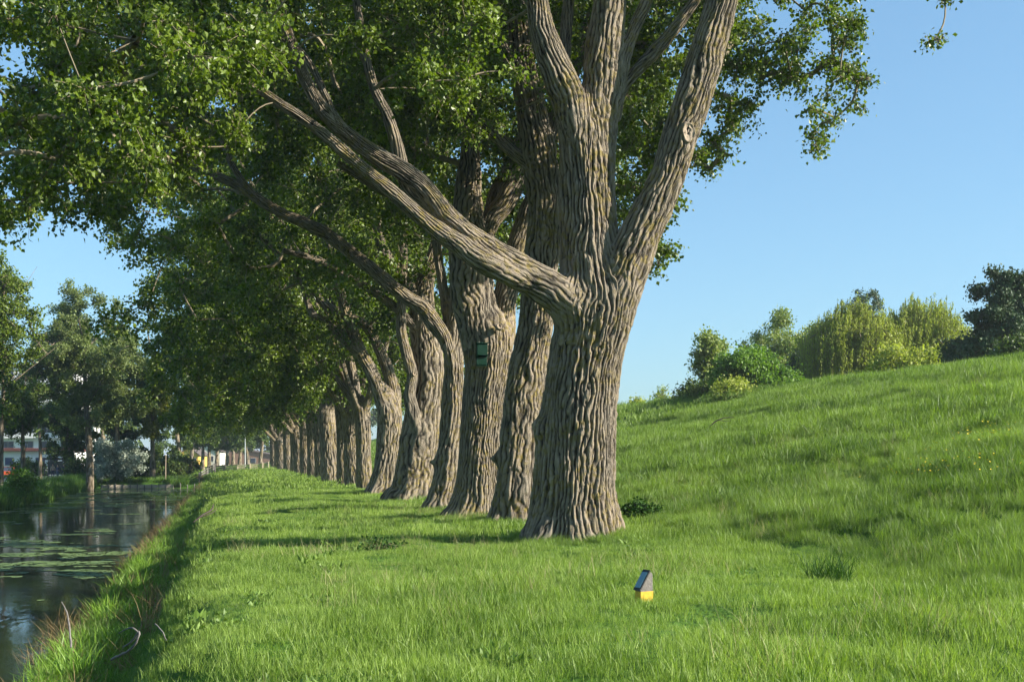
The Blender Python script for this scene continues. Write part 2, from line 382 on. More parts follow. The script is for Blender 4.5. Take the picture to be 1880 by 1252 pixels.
xs = np.concatenate([[-4000, -1500, -600, -250, -120, -80], np.arange(-60, -18, 3), np.arange(-18, -13, .35), np.arange(-13, -4.4, 1.2), np.arange(-4.4, 12, 0.22), np.arange(12, 31, .4), np.arange(31, 62, 2.5), [70, 90, 130, 250, 600, 1500, 4000]])
ys = np.concatenate([[-400, -100, -40, -15, -5, 0], np.arange(2, 45, .28), np.arange(45, 110, .8), np.arange(110, 190, 1.5), np.arange(190, 400, 10), [450, 600, 900, 1500, 2500, 5000]])
gx, gy = np.meshgrid(xs, ys)
gz = hgt(gx, gy)
nx, ny = len(xs), len(ys)
i, j = np.meshgrid(np.arange(ny-1), np.arange(nx-1), indexing='ij')
Q = np.stack([i*nx+j, i*nx+j+1, (i+1)*nx+j+1, (i+1)*nx+j], -1).reshape(-1, 4)
g = obj('ground', mesh('ground', np.stack([gx, gy, gz], -1), Q, mats=[M['ground']], smooth=True)); tag(g, kind='structure')

wx = np.linspace(-15.6, -2.0, 12); wy = np.concatenate([[-60], np.arange(-20, 146, 6.0), [146]])
gx, gy = np.meshgrid(wx, wy); nx, ny = len(wx), len(wy)
i, j = np.meshgrid(np.arange(ny-1), np.arange(nx-1), indexing='ij')
Q = np.stack([i*nx+j, i*nx+j+1, (i+1)*nx+j+1, (i+1)*nx+j], -1).reshape(-1, 4)
o = obj('water', mesh('water', np.stack([gx, gy, gx*0+WATER], -1), Q, mats=[M['water']])); tag(o, kind='structure')

mb = MB(); mb.box((-29.5, 150, -1.05), (9, 420, 0.08)); o = mb.build('road', M['asphalt']); tag(o, kind='structure')
mb = MB(); mb.box((-24.85, 150, -1.02), (0.25, 420, 0.2)); mb.box((-22.9, 150, -1.0), (3.6, 420, 0.12)); o = mb.build('pavement', M['kerb']); tag(o, kind='structure')

# ------------------------------------------------------------------ grass scattering (one object each, real blades)
def blades(n, rad, h0, h1, wid, lean, bend, seed, seg=3, wind=(0, 0)):
    r = np.random.default_rng(seed)
    a = r.random(n)*2*np.pi; rr = rad*np.sqrt(r.random(n)); base = np.stack([rr*np.cos(a), rr*np.sin(a), np.full(n, -0.02)], 1)
    h = h0+(h1-h0)*r.random(n)**1.3; ph = r.random(n)*2*np.pi; L = np.abs(r.normal(0, lean, n))
    d = np.stack([np.cos(ph)*L+wind[0], np.sin(ph)*L+wind[1], np.ones(n)], 1); d /= np.linalg.norm(d, axis=1, keepdims=True)
    bd = np.stack([np.cos(ph), np.sin(ph), -0.35*np.ones(n)], 1)*(bend*r.random(n))[:, None] + np.array([wind[0], wind[1], 0])*0.6
    th = r.random(n)*np.pi*2; sdv = np.stack([np.cos(th), np.sin(th), 0*th], 1)
    ww = wid*(0.6+0.8*r.random(n))
    V = np.zeros((n, 2*seg+1, 3))
    for k in range(seg+1):
        u = k/seg; p = base + d*(h*u)[:, None] + bd*(h*u*u)[:, None]
        if k < seg:
            wk = ww*(1-0.55*u)*0.5; V[:, 2*k] = p-sdv*wk[:, None]; V[:, 2*k+1] = p+sdv*wk[:, None]
        else: V[:, 2*seg] = p
    m_ = 2*seg+1; b = (np.arange(n)*m_)[:, None]
    Q = np.concatenate([b+np.array([[2*k, 2*k+1, 2*k+3, 2*k+2]]) for k in range(seg-1)], 0)
    T = b+np.array([[2*seg-2, 2*seg-1, 2*seg]])
    rn = np.repeat(r.random(n), m_)
    return V.reshape(-1, 3), Q, T, rn

def lib(name, geos, mat):
    c = bpy.data.collections.new(name)
    for k, (V, Q, T, rn) in enumerate(geos):
        me = mesh(name, V, Q, T, [mat], attrs={'rnd': ('FLOAT', rn)}, smooth=True)
        o = bpy.data.objects.new('%s_%02d' % (name, k), me); c.objects.link(o)
    return c

def scatter(name, P, coll, nvar, smin, smax, label, cat, tilt=0.12, seed=1, scl=None):
    r = np.random.default_rng(seed); n = len(P)
    me = bpy.data.meshes.new(name); me.vertices.add(n); me.vertices.foreach_set('co', np.asarray(P, np.float32).ravel())
    rot = np.stack([r.normal(0, tilt, n), r.normal(0, tilt, n), r.random(n)*2*np.pi], 1)
    sc = smin+(smax-smin)*r.random(n)
    if scl is not None: sc = sc*scl
    for k, ty, arr in (('rot', 'FLOAT_VECTOR', rot), ('sc', 'FLOAT', sc), ('vid', 'INT', r.integers(0, nvar, n))):
        a = me.attributes.new(k, ty, 'POINT'); a.data.foreach_set('vector' if ty == 'FLOAT_VECTOR' else 'value', arr.astype(np.int32 if ty == 'INT' else np.float32).ravel())
    me.update()
    o = obj(name, me); tag(o, label, cat, kind='stuff')
    ng = bpy.data.node_groups.new(name+'_scatter', 'GeometryNodeTree')
    ng.interface.new_socket('Geometry', in_out='INPUT', socket_type='NodeSocketGeometry'); ng.interface.new_socket('Geometry', in_out='OUTPUT', socket_type='NodeSocketGeometry')
    gi = ng.nodes.new('NodeGroupInput'); go = ng.nodes.new('NodeGroupOutput'); ip = ng.nodes.new('GeometryNodeInstanceOnPoints')
    ci = ng.nodes.new('GeometryNodeCollectionInfo'); ci.inputs['Collection'].default_value = coll; ci.inputs['Separate Children'].default_value = True; ci.inputs['Reset Children'].default_value = True
    ip.inputs['Pick Instance'].default_value = True
    def na(nm, ty):
        q = ng.nodes.new('GeometryNodeInputNamedAttribute'); q.data_type = ty; q.inputs['Name'].default_value = nm; return q.outputs['Attribute']
    ng.links.new(gi.outputs[0], ip.inputs['Points']); ng.links.new(ci.outputs[0], ip.inputs['Instance'])
    ng.links.new(na('vid', 'INT'), ip.inputs['Instance Index'])
    er = ng.nodes.new('FunctionNodeEulerToRotation'); ng.links.new(na('rot', 'FLOAT_VECTOR'), er.inputs[0]); ng.links.new(er.outputs[0], ip.inputs['Rotation'])
    ng.links.new(na('sc', 'FLOAT'), ip.inputs['Scale'])
    ng.links.new(ip.outputs[0], go.inputs[0])
    md = o.modifiers.new('scatter', 'NODES'); md.node_group = ng
    return o

def in_view(X, Y, margin=60):
    dc = X*SY+Y*CY; xc = X*CY-Y*SY
    px = 940+F*xc/np.maximum(dc, .1)
    return (dc > 7.0) & (px > -margin) & (px < 1880+margin)

def ground_pts(x0, x1, d0, d1, dens, seed, expo=None):
    """random points on the ground strip, inside a generous view wedge; depth d0..d1"""
    r = np.random.default_rng(seed); Y0, Y1 = d0*0.62, d1*1.1
    n = int((x1-x0)*(Y1-Y0)*dens); X = x0+(x1-x0)*r.random(n); Y = Y0+(Y1-Y0)*r.random(n)
    dc = X*SY+Y*CY; k = in_view(X, Y, 160) & (dc >= d0) & (dc < d1); X, Y = X[k], Y[k]
    return np.stack([X, Y, hgt(X, Y)], 1)

short = [lib('lawn_tuft', [blades(120, .26, .06, .15, .005, .30, .35, 10+k) for k in range(5)], M['grass']),
         lib('lawn_tuft_mid', [blades(110, .42, .07, .16, .009, .30, .35, 20+k, 2) for k in range(4)], M['grass']),
         lib('lawn_tuft_far', [blades(80, .9, .09, .20, .03, .30, .35, 30+k, 2) for k in range(3)], M['grass'])]
wind = (-0.18, 0.04)
long_ = [lib('slope_tuft', [blades(120, .28, .10, .27, .0055, .28, .35, 40+k, 3, wind) for k in range(5)], M['grass_long']),
         lib('slope_tuft_mid', [blades(130, .45, .10, .26, .009, .28, .35, 50+k, 3, wind) for k in range(4)], M['grass_long']),
         lib('slope_tuft_far', [blades(110, .9, .12, .30, .022, .28, .35, 60+k, 2, wind) for k in range(3)], M['grass_long'])]
def cat_pts(l): return np.concatenate([a for a in l if len(a)], 0)
TOE = 8.3
# mown strip
for nm, cl, nv, dr in (('lawn_grass', short[0], 5, (7.5, 24, 24)), ('lawn_grass', short[1], 4, (24, 60, 9)), ('lawn_grass', short[2], 3, (60, 230, 2.0))):
    P = ground_pts(-0.7, TOE+0.6, dr[0], dr[1], dr[2], int(dr[0]))
    if dr[1] > 200: P = np.concatenate([P, ground_pts(-14, -.7, 148, 230, 1.5, 77)])
    s = 1+.45*vn2(P[:, 0]*.45, P[:, 1]*.35, 50)+.25*vn2(P[:, 0]*1.6, P[:, 1]*1.2, 51)
    scatter(nm, P, cl, nv, .75, 1.25, 'short bright green grass on the flat strip beside the trees', 'grass', seed=int(dr[0])+1, scl=s)
# slope
for nm, cl, nv, dr in (('slope_grass', long_[0], 5, (7.5, 27, 22)), ('slope_grass', long_[1], 4, (27, 60, 9)), ('slope_grass', long_[2], 3, (60, 190, 2.6))):
    P = ground_pts(TOE, 29.5, dr[0], dr[1], dr[2], int(dr[0])+100)
    s = .55+.55*sstep(P[:, 0]+1.2*vn2(P[:, 0]*.4, P[:, 1]*.3, 4), TOE, TOE+3.5)
    s = s*(1+.28*vn2(P[:, 0]*.8, P[:, 1]*.45, 8)+.3*vn2(P[:, 0]*2.2, P[:, 1]*1.6, 18))
    scatter(nm, P, cl, nv, .8, 1.25, 'long wind combed green grass covering the dike slope', 'grass', seed=int(dr[0])+2, scl=s)

rb = np.random.default_rng(88); pp = []
for px_, dc_, R0 in ((1053, 23.7, .95), (943, 28.4, .68), (870, 33, .82), (808, 38, .58), (752, 44.4, .82), (702, 52, .66), (670, 59.5, .6)):
    c_ = W(px_, 840, dc_); a_ = rb.random(150)*6.283; q_ = R0*(.92+.45*rb.random(150)**1.5); X_ = c_[0]+q_*np.cos(a_); Y_ = c_[1]+q_*np.sin(a_); pp.append(np.stack([X_, Y_, hgt(X_, Y_)], 1))
scatter('trunk_base_grass', np.concatenate(pp), long_[0], 5, .45, .95, 'ring of longer uncut grass round the foot of each near trunk', 'grass', seed=89)
# longer weeds in the foreground right and patches in the lawn
P = ground_pts(4.5, 12, 7.5, 24, 5, 411); k = vn2(P[:, 0]*.7, P[:, 1]*.5, 31)+sstep(P[:, 0], 4.5, 9)*.5 > .45; P = P[k]
scatter('meadow_grass', P, long_[0], 5, .5, .85, 'taller seeding grass tufts in the foreground lawn', 'grass', seed=9)
# right bank: sedges, then rusty dead stalks at the water line
sed = lib('sedge_tuft', [blades(34, .17, .22, .60, .018, .38, .6, 70+k, 4) for k in range(5)], M['sedge'])
P = cat_pts([ground_pts(-3.2, -1.4, 7.5, 40, 10, 201), ground_pts(-3.2, -1.4, 40, 145, 5, 202)])
P = P[(P[:, 1] < 17) | (P[:, 0] > -2.6)]
scatter('bank_sedge', P, sed, 5, .55, 1.1, 'rough sedge and iris leaves on the near canal bank', 'sedge', tilt=.2, seed=21,
        scl=.6+.4*sstep(-P[:, 0], 1.2, 2.2)+.25*vn2(P[:, 0]*.9, P[:, 1]*.5, 12))
bankg = lib('bank_tuft', [blades(80, .3, .12, .32, .009, .35, .5, 75+k, 3) for k in range(4)], M['grass_long'])
P = cat_pts([ground_pts(-2.7, -0.5, 7.5, 40, 14, 203), ground_pts(-2.6, -0.5, 40, 145, 6, 204)])
scatter('bank_grass', P, bankg, 4, .7, 1.3, 'rough grass covering the steep near canal bank', 'grass', tilt=.15, seed=22, scl=.5+.5*sstep(-P[:, 0], 1.2, 2.0))
dead = lib('dead_tuft', [blades(26, .14, .25, .62, .009, .4, .5, 80+k, 3) for k in range(4)], M['dead'])
P = cat_pts([ground_pts(-3.35, -2.4, 7.5, 60, 11, 205), ground_pts(-3.35, -2.3, 60, 145, 7, 206)]); P = P[vn2(P[:, 0], P[:, 1]*.25, 3) > -.15]
P2 = ground_pts(-2.9, -1.0, 8, 40, 1.1, 207); P = P[(P[:, 1] > 19) & (np.random.default_rng(2).random(len(P)) < .42)]; P = np.concatenate([P, P2])
scatter('dead_stalks', P, dead, 4, .8, 1.45, 'rusty dead stalks along the near water edge', 'dead reeds', tilt=.25, seed=23)
# left bank reeds
rd = lib('reed_tuft', [blades(60, .4, .7, 1.5, .035, .16, .35, 90+k, 3) for k in range(4)], M['reed'])
P = ground_pts(-16.6, -14.5, 50, 145, 4.5, 301)
r_ = np.random.default_rng(5); n = 260; P2 = np.stack([-14.8+r_.random(n)*10.5, 142.6+r_.random(n)*2.2, np.full(n, -1.6)], 1)
P2 = P2[(P2[:, 0] > -6.5) | (P2[:, 1] > 144.0)]
P = np.concatenate([P, P2])
scatter('far_bank_reeds', P, rd, 4, .55, 1.0, 'green reeds fringing the far shore of the canal', 'reeds', tilt=.1, seed=31)
P = cat_pts([ground_pts(-24, -16, 60, 230, .7, 302), ground_pts(-20, -2, 144, 170, 1.2, 303)])
scatter('far_bank_grass', P, long_[2], 3, .8, 1.4, 'rough grass on the far bank below the street', 'grass', seed=32)

# lily pads
r_ = np.random.default_rng(12); V = []; T = []; rn = []; cnt = 0
cand = np.stack([-14.4+11.2*r_.random(80000), 9+132*r_.random(80000)], 1)
dcc = cand[:, 0]*SY+cand[:, 1]*CY; yy = 840+F*3.5/dcc
nn = .8*vn2(cand[:, 0]*.5, cand[:, 1]*.5, 2)+.7*vn2(cand[:, 0]*1.3, cand[:, 1]*1.6, 6)
band = np.interp(yy, [880, 905, 925, 950, 990, 1000, 1055, 1080, 1120, 1252], [.35, .25, .35, .8, .50, .12, .02, .5, .6, .6])
keep = (nn > band-.02) & in_view(cand[:, 0], cand[:, 1], 150)
cand = cand[keep]
for (x, y) in cand:
    R = .05+.075*r_.random(); k = 8; a0 = r_.random()*6.28
    a = a0+np.linspace(.25, 6.05, k); zz = WATER+.006+.004*r_.random()
    V.append(np.column_stack([x+R*np.cos(a), y+R*np.sin(a), zz+.006*r_.random(k)])); V.append([[x, y, zz]])
    T += [(cnt+q, cnt+q+1, cnt+k) for q in range(k-1)]; rn += [r_.random()]*(k+1); cnt += k+1
o = obj('lily_pads', mesh('lily_pads', np.concatenate(V), None, T, [M['pad']], attrs={'rnd': ('FLOAT', rn)}))
tag(o, 'floating lily pads in loose mats on the dark canal', 'lily pads', kind='stuff')

# ------------------------------------------------------------------ trees
def spline(pts, step):
    """Catmull-Rom through rows (x,y,z,r)"""
    P = np.asarray(pts, float)
    if len(P) == 2: P = np.array([P[0], (P[0]+P[1])/2, P[1]])
    E = np.concatenate([[2*P[0]-P[1]], P, [2*P[-1]-P[-2]]]); out = []
    for k in range(len(P)-1):
        p0, p1, p2, p3 = E[k:k+4]; n = max(2, int(np.linalg.norm(p2[:3]-p1[:3])/step)); t = (np.arange(n)/n)[:, None]
        out.append(.5*((2*p1)+(-p0+p2)*t+(2*p0-5*p1+4*p2-p3)*t*t+(-p0+3*p1-3*p2+p3)*t**3))
    out.append(P[-1:]); o = np.concatenate(out); o[:, 3] = np.maximum(o[:, 3], .004); return o

def sdf(P, line):
    """distance from points to a polyline of varying radius"""
    A = line[:-1]; B = line[1:]; best = np.full(len(P), 1e9)
    for a, b in zip(A, B):
        ab = b[:3]-a[:3]; t = np.clip(((P-a[:3])@ab)/(ab@ab+1e-9), 0, 1)
        d = np.linalg.norm(P-(a[:3]+t[:, None]*ab), axis=1)-(a[3]+(b[3]-a[3])*t); best = np.minimum(best, d)
    return best

def bark_tube(line, others, nu, step, depth, cell, seed, base_flare=None, knots=(), k_union=.15):
    """one limb: rings round a spline, blended into the other limbs, with real furrows"""
    D = spline(line, step); P = D[:, :3]; R = D[:, 3].copy(); m_ = len(P)
    s = np.concatenate([[0], np.cumsum(np.linalg.norm(np.diff(P, axis=0), axis=1))])
    Tn, A, B = frames(P); th = np.arange(nu)/nu*2*np.pi
    rad = np.cos(th)[None, :, None]*A[:, None]+np.sin(th)[None, :, None]*B[:, None]
    RR = np.repeat(R[:, None], nu, 1)
    Rb = float(np.mean(R)); q3 = np.stack([np.cos(th)[None]*np.ones((m_, 1))*1.3, np.sin(th)[None]*np.ones((m_, 1))*1.3, (s/Rb*.35)[:, None]*np.ones((1, nu))], -1)+seed*3.1
    RR = RR*(1+.07*vnoise(q3*1.0)+.035*vnoise(q3*2.3))
    if base_flare:
        z = (P[:, 2]-base_flare)[:, None]; e = np.exp(-np.maximum(z, 0)/.38)
        RR = RR*(1+(.20 if nu > 125 else .12)*e+(1 if nu > 125 else .6)*e*(.10*np.cos(5*th+seed)[None]+.07*np.cos(8*th+2*seed)[None]))
        RR = RR*(1+.035*np.cos(6*th+seed+s[:, None]*.15)*np.exp(-z/3.5))
    V = (P[:, None]+RR[..., None]*rad).reshape(-1, 3); N = rad.reshape(-1, 3)
    lo = V.min(0)-.6; hi = V.max(0)+.6
    for ot in others:
        O = spline(ot, .35)
        if (O[:, :3].max(0) < lo).any() or (O[:, :3].min(0) > hi).any(): continue
        d0 = sdf(V, O); near = (np.abs(d0) < .8)
        idx = np.where(near & (d0 > -.22))[0]
        if not len(idx): continue
        k = k_union*min(1.6, max(.35, Rb/.4)); p = V[idx].copy(); off = np.zeros(len(idx)); own = np.zeros(len(idx))
        for it in range(5):
            b_ = sdf(p, O); h = np.maximum(k-np.abs(own-b_), 0)/k; sm = np.minimum(own, b_)-h*h*k*.25
            stp = np.clip(-sm*.8, -.05, .08); off = np.clip(off+stp, 0, .28); own = off; p = V[idx]+N[idx]*off[:, None]
        V[idx] = p
    # furrows
    f = 1/cell; c_, s_ = np.cos(th)[None]*Rb*np.ones((m_, 1)), np.sin(th)[None]*Rb*np.ones((m_, 1)); ss = s[:, None]*np.ones((1, nu))
    q = np.stack([c_, s_, ss], -1).reshape(-1, 3)+seed*7.7
    wv = np.stack([vnoise(q*np.array([2.2, 2.2, 1.3])), vnoise(q*np.array([2.2, 2.2, 1.3])+40), 0*q[:, 0]], -1)
    w2 = np.stack([vnoise(q*np.array([7, 7, 4.2])+11), vnoise(q*np.array([7, 7, 4.2])+23), 0*q[:, 0]], -1)
    qq = (q+wv*.05+w2*.022)*np.array([f, f, f*.12])
    a1 = np.abs(vnoise(qq)+.3*vnoise(qq*2.1+9)); a2 = np.abs(vnoise(qq*np.array([2.1, 2.1, 1.8])+17))
    n_r = max(5, round(2*np.pi*Rb/(cell*1.45)))
    ph = (th[None]*np.ones((m_, 1))).ravel()*n_r*.5 + 2.6*vnoise(q*np.array([2.6, 2.6, .9])+3)/max(.5, min(1, cell/.07)) + 2.2*vnoise(q*np.array([6, 6, 2.6])+31) + .7*vnoise(q*np.array([15, 15, 8])+61)
    wv_ = np.abs(np.sin(ph))**.62
    h = wv_*(.42+.58*np.clip(a1/.20, 0, 1)**.7)
    h = h*.82+.18*np.clip(a2/.3, 0, 1)
    h = h*(.80+.26*sstep(vnoise(q*np.array([11, 11, 3.4])+5), -.5, .2))
    h = h*(.92+.35*vnoise(q*np.array([30, 30, 4])))
    h = np.clip(h, 0, 1)
    V = V+N*((h-.6)*depth)[:, None]
    for (kc, kr, kh) in knots:
        d = np.linalg.norm(V-np.asarray(kc), axis=1); g_ = np.exp(-(d/kr)**2)
        V = V+N*(kh*g_*(1+.5*vnoise(V*9)))[:, None]
    i, j = np.meshgrid(np.arange(m_-1), np.arange(nu), indexing='ij'); j2 = (j+1) % nu
    Q = np.stack([i*nu+j, i*nu+j2, (i+1)*nu+j2, (i+1)*nu+j], -1).reshape(-1, 4)
    tip = P[-1]; V = np.concatenate([V, [tip]]); nT = len(V)-1
    T = [((m_-1)*nu+a, (m_-1)*nu+(a+1) % nu, nT) for a in range(nu)]
    bark = q*np.array([5, 5, 1.1]); bark = np.concatenate([bark, [bark[-1]]]); h = np.concatenate([h, [.5]])
    return V, Q, T, bark, h

def skeleton_mesh(name, lines, idxs, parent, org, nu, step, depth, cell, seed, mat, base=None, knots=(), ku=.075):
    for k in idxs:
        oth = [lines[q] for q in range(len(lines)) if q != k]
        r0 = np.mean([p[3] for p in lines[k]]); rr = min(1.0, max(.16, r0/.5))
        V, Q, T, bk, h = bark_tube(lines[k], oth, max(10, int(nu*rr)), step*max(1, .5+.5/rr), depth*min(1, rr*1.3), cell*min(1, max(.45, rr*1.4)), seed+k, base if k == 0 else None, knots, ku)
        me = mesh('trunk' if k == 0 else 'limb', V-org, Q, T, [mat], attrs={'bark': ('FLOAT_VECTOR', bk), 'crev': ('FLOAT', h)}, smooth=True)
        obj('trunk' if k == 0 else 'limb', me, parent)

def leaves(C, size, r, droop=.5, wide=.85):
    """folded heart/rhomb leaves, two triangles each"""
    n = len(C); s = size*(.5+.9*r.random(n))
    ax = r.normal(0, 1, (n, 3)); ax[:, 2] -= droop*1.6; ax /= np.linalg.norm(ax, axis=1, keepdims=True)
    u = r.normal(0, 1, (n, 3)); sd_ = np.cross(ax, u); sd_ /= np.linalg.norm(sd_, axis=1, keepdims=True)+1e-9
    nr = np.cross(ax, sd_)
    b0 = C; tip = C+ax*s[:, None]; mid = C+ax*(s*.36)[:, None]
    f = (s*wide*.5)[:, None]; up = nr*(s*.12)[:, None]
    V = np.stack([b0, mid+sd_*f+up, tip, mid-sd_*f+up], 1).reshape(-1, 3)
    b = (np.arange(n)*4)[:, None]; T = np.concatenate([b+np.array([[0, 1, 2]]), b+np.array([[0, 2, 3]])])
    return V, T, np.repeat(r.random(n), 4)

def make_crown(name, spheres, skel, parent, org, leaf, nleaf, seed, mat, droop=.5, twigs=12, spread=.16, tw=.006, grow=True, outline=None):
    """spheres rows (x,y,z,r,weight); grows branches from the skeleton to each clump, twigs inside it, leaves along the twigs"""
    r = np.random.default_rng(seed); S = np.asarray(spheres, float); n = len(S)
    nodes = np.asarray(skel, float)[:, :3]; ns = len(nodes)
    Vs, Qs = [], []
    if grow:
        pos = np.concatenate([nodes, S[:, :3]]); par = np.full(n, -1); conn = np.zeros(n, bool)
        def cost(p, q): d = p-q; return np.linalg.norm(d, axis=-1)+.6*np.maximum(0, -(p-q)[..., 2])
        D = np.stack([cost(S[:, :3], nodes[k]) for k in range(ns)], 1); best = D.min(1); bi = D.argmin(1)
        for _ in range(n):
            b_ = np.where(conn, 1e9, best); k = int(b_.argmin()); conn[k] = True; par[k] = bi[k]
            d = cost(S[:, :3], S[k, :3])*1.15+.15; up = d < best; best = np.where(up & ~conn, d, best); bi = np.where(up & ~conn, ns+k, bi)
        order = []; cnt = np.ones(n)
        depth_ = np.zeros(n, int)
        for k in range(n):
            a = k; dd = 0
            while par[a] >= ns and dd < 200: a = par[a]-ns; dd += 1
            depth_[k] = dd
        for k in np.argsort(-depth_):
            if par[k] >= ns: cnt[par[k]-ns] += cnt[k]
        rad = tw*1.7*np.sqrt(cnt)
        P0 = pos[par]; P1 = S[:, :3]; L = np.linalg.norm(P1-P0, axis=1)
        PM = (P0+P1)/2+r.normal(0, .17, (n, 3))*L[:, None]; PM[:, 2] += .10*L
        r0 = np.where(par < ns, rad*1.25, rad*1.1)
        V, Q = many_tubes(P0, P1, PM, r0, rad, 6, 6); Vs.append(V); Qs.append(Q)
    kk = np.repeat(np.arange(n), twigs); N = len(kk)
    d = r.normal(0, 1, (N, 3)); d /= np.linalg.norm(d, axis=1, keepdims=True)
    rr = S[kk, 3]*(.45+.55*r.random(N)); P0 = S[kk, :3]+d*0; P1 = S[kk, :3]+d*rr[:, None]; P1[:, 2] -= droop*.35*rr*r.random(N)
    PM = (P0+P1)/2+r.normal(0, .15, (N, 3))*rr[:, None]; PM[:, 2] += .2*rr
    V, Q = many_tubes(P0, P1, PM, np.full(N, tw*1.3), np.full(N, tw*.5), 3, 3)
    b = sum(len(v) for v in Vs); Vs.append(V); Qs.append(Q+b)
    wt = S[kk, 4]*S[kk, 3]**2; wt /= wt.sum(); pk = r.choice(N, nleaf, p=wt); t = (.25+.8*r.random(nleaf))[:, None]
    C = (1-t)**2*P0[pk]+2*t*(1-t)*PM[pk]+t*t*P1[pk]+r.normal(0, spread, (nleaf, 3))*np.array([1, 1, .8])
    LV, LT, rn = leaves(C, leaf, r, droop)
    TV = np.concatenate(Vs); TQ = np.concatenate(Qs)
    V = np.concatenate([TV, LV])-org; T = LT+len(TV); rnd = np.concatenate([np.zeros(len(TV)), rn])
    fm = np.concatenate([np.ones(len(TQ)), np.zeros(len(T))])
    me = mesh(name, V, TQ, T, [mat, M['twig']], fmat=fm, attrs={'rnd': ('FLOAT', rnd)})
    return obj(name, me, parent)

def L(pts, dc):
    """limb traced in the photo: (px, py, half width px, depth offset)"""
    out = []
    for q in pts:
        d = dc+(q[3] if len(q) > 3 else 0); p = W(q[0], q[1], d); out.append((p[0], p[1], p[2], q[2]*d/F))
    return out

def extend(line, dist, r1, bendv=(0, 0, .3), seed=0, n=4):
    r = np.random.default_rng(seed); a = np.array(line[-2][:3]); b = np.array(line[-1][:3]); d = (b-a)/np.linalg.norm(b-a); R = line[-1][3]; p = b.copy()
    for k in range(n):
        d = d+np.array(bendv)/n+r.normal(0, .08, 3); d /= np.linalg.norm(d); p = p+d*dist/n
        line.append((p[0], p[1], p[2], R+(r1-R)*(k+1)/n))
    return line

def polypts(poly, n, r):
    poly = np.asarray(poly, float); lo, hi = poly.min(0), poly.max(0); out = []
    while len(out) < n:
        p = lo+(hi-lo)*r.random(2); c = False; j = len(poly)-1
        for i in range(len(poly)):
            if ((poly[i, 1] > p[1]) != (poly[j, 1] > p[1])) and p[0] < (poly[j, 0]-poly[i, 0])*(p[1]-poly[i, 1])/(poly[j, 1]-poly[i, 1])+poly[i, 0]: c = not c
            j = i
        if c: out.append(p)
    return np.array(out)

def clumps(poly, n, d0, d1, r0, r1, seed, wt=1.0):
    r = np.random.default_rng(seed); P = polypts(poly, n, r); out = []
    for p in P:
        d = d0+(d1-d0)*r.random(); q = W(p[0], p[1], d); out.append((*q, r0+(r1-r0)*r.random(), wt))
    return out

def crown_volume(x0, y0, n, seed, zlo=((-11, 6.2), (-8, 7), (-5, 8), (0, 8.6), (5, 8.5)), top=21, xr=(-11, 5), yr=4.2, r=(.8, 1.35), wt=1.0):
    """clump centres for one row tree: wide towards the canal, low skirts on the outside"""
    g_ = np.random.default_rng(seed); out = []; zx = [a for a, b in zlo]; zv = [b for a, b in zlo]
    while len(out) < n:
        x = g_.uniform(*xr); y = g_.uniform(-yr, yr); z = g_.uniform(4, top)**1.0
        mid = (xr[0]+xr[1])/2; e = ((x-mid)/((xr[1]-xr[0])/2))**2+(y/yr)**2*.8+(max(0, z-9)/(top-8.5))**2
        if e > 1.05: continue
        if z < np.interp(x, zx, zv)+.35*g_.normal(): continue
        out.append((x0+x, y0+y, z, g_.uniform(*r), wt))
    return out

def skel_pts(lines, skip=.3):
    out = []
    for q, ln in enumerate(lines):
        D = spline(ln, .6); out.append(D[int(len(D)*skip):, :3])
    return np.concatenate(out)

ROWX = 6.75
GRP = 'old poplars in the row along the canal'
def root_at(px, dcv):
    p = W(px, 840, dcv); return p[0], p[1]

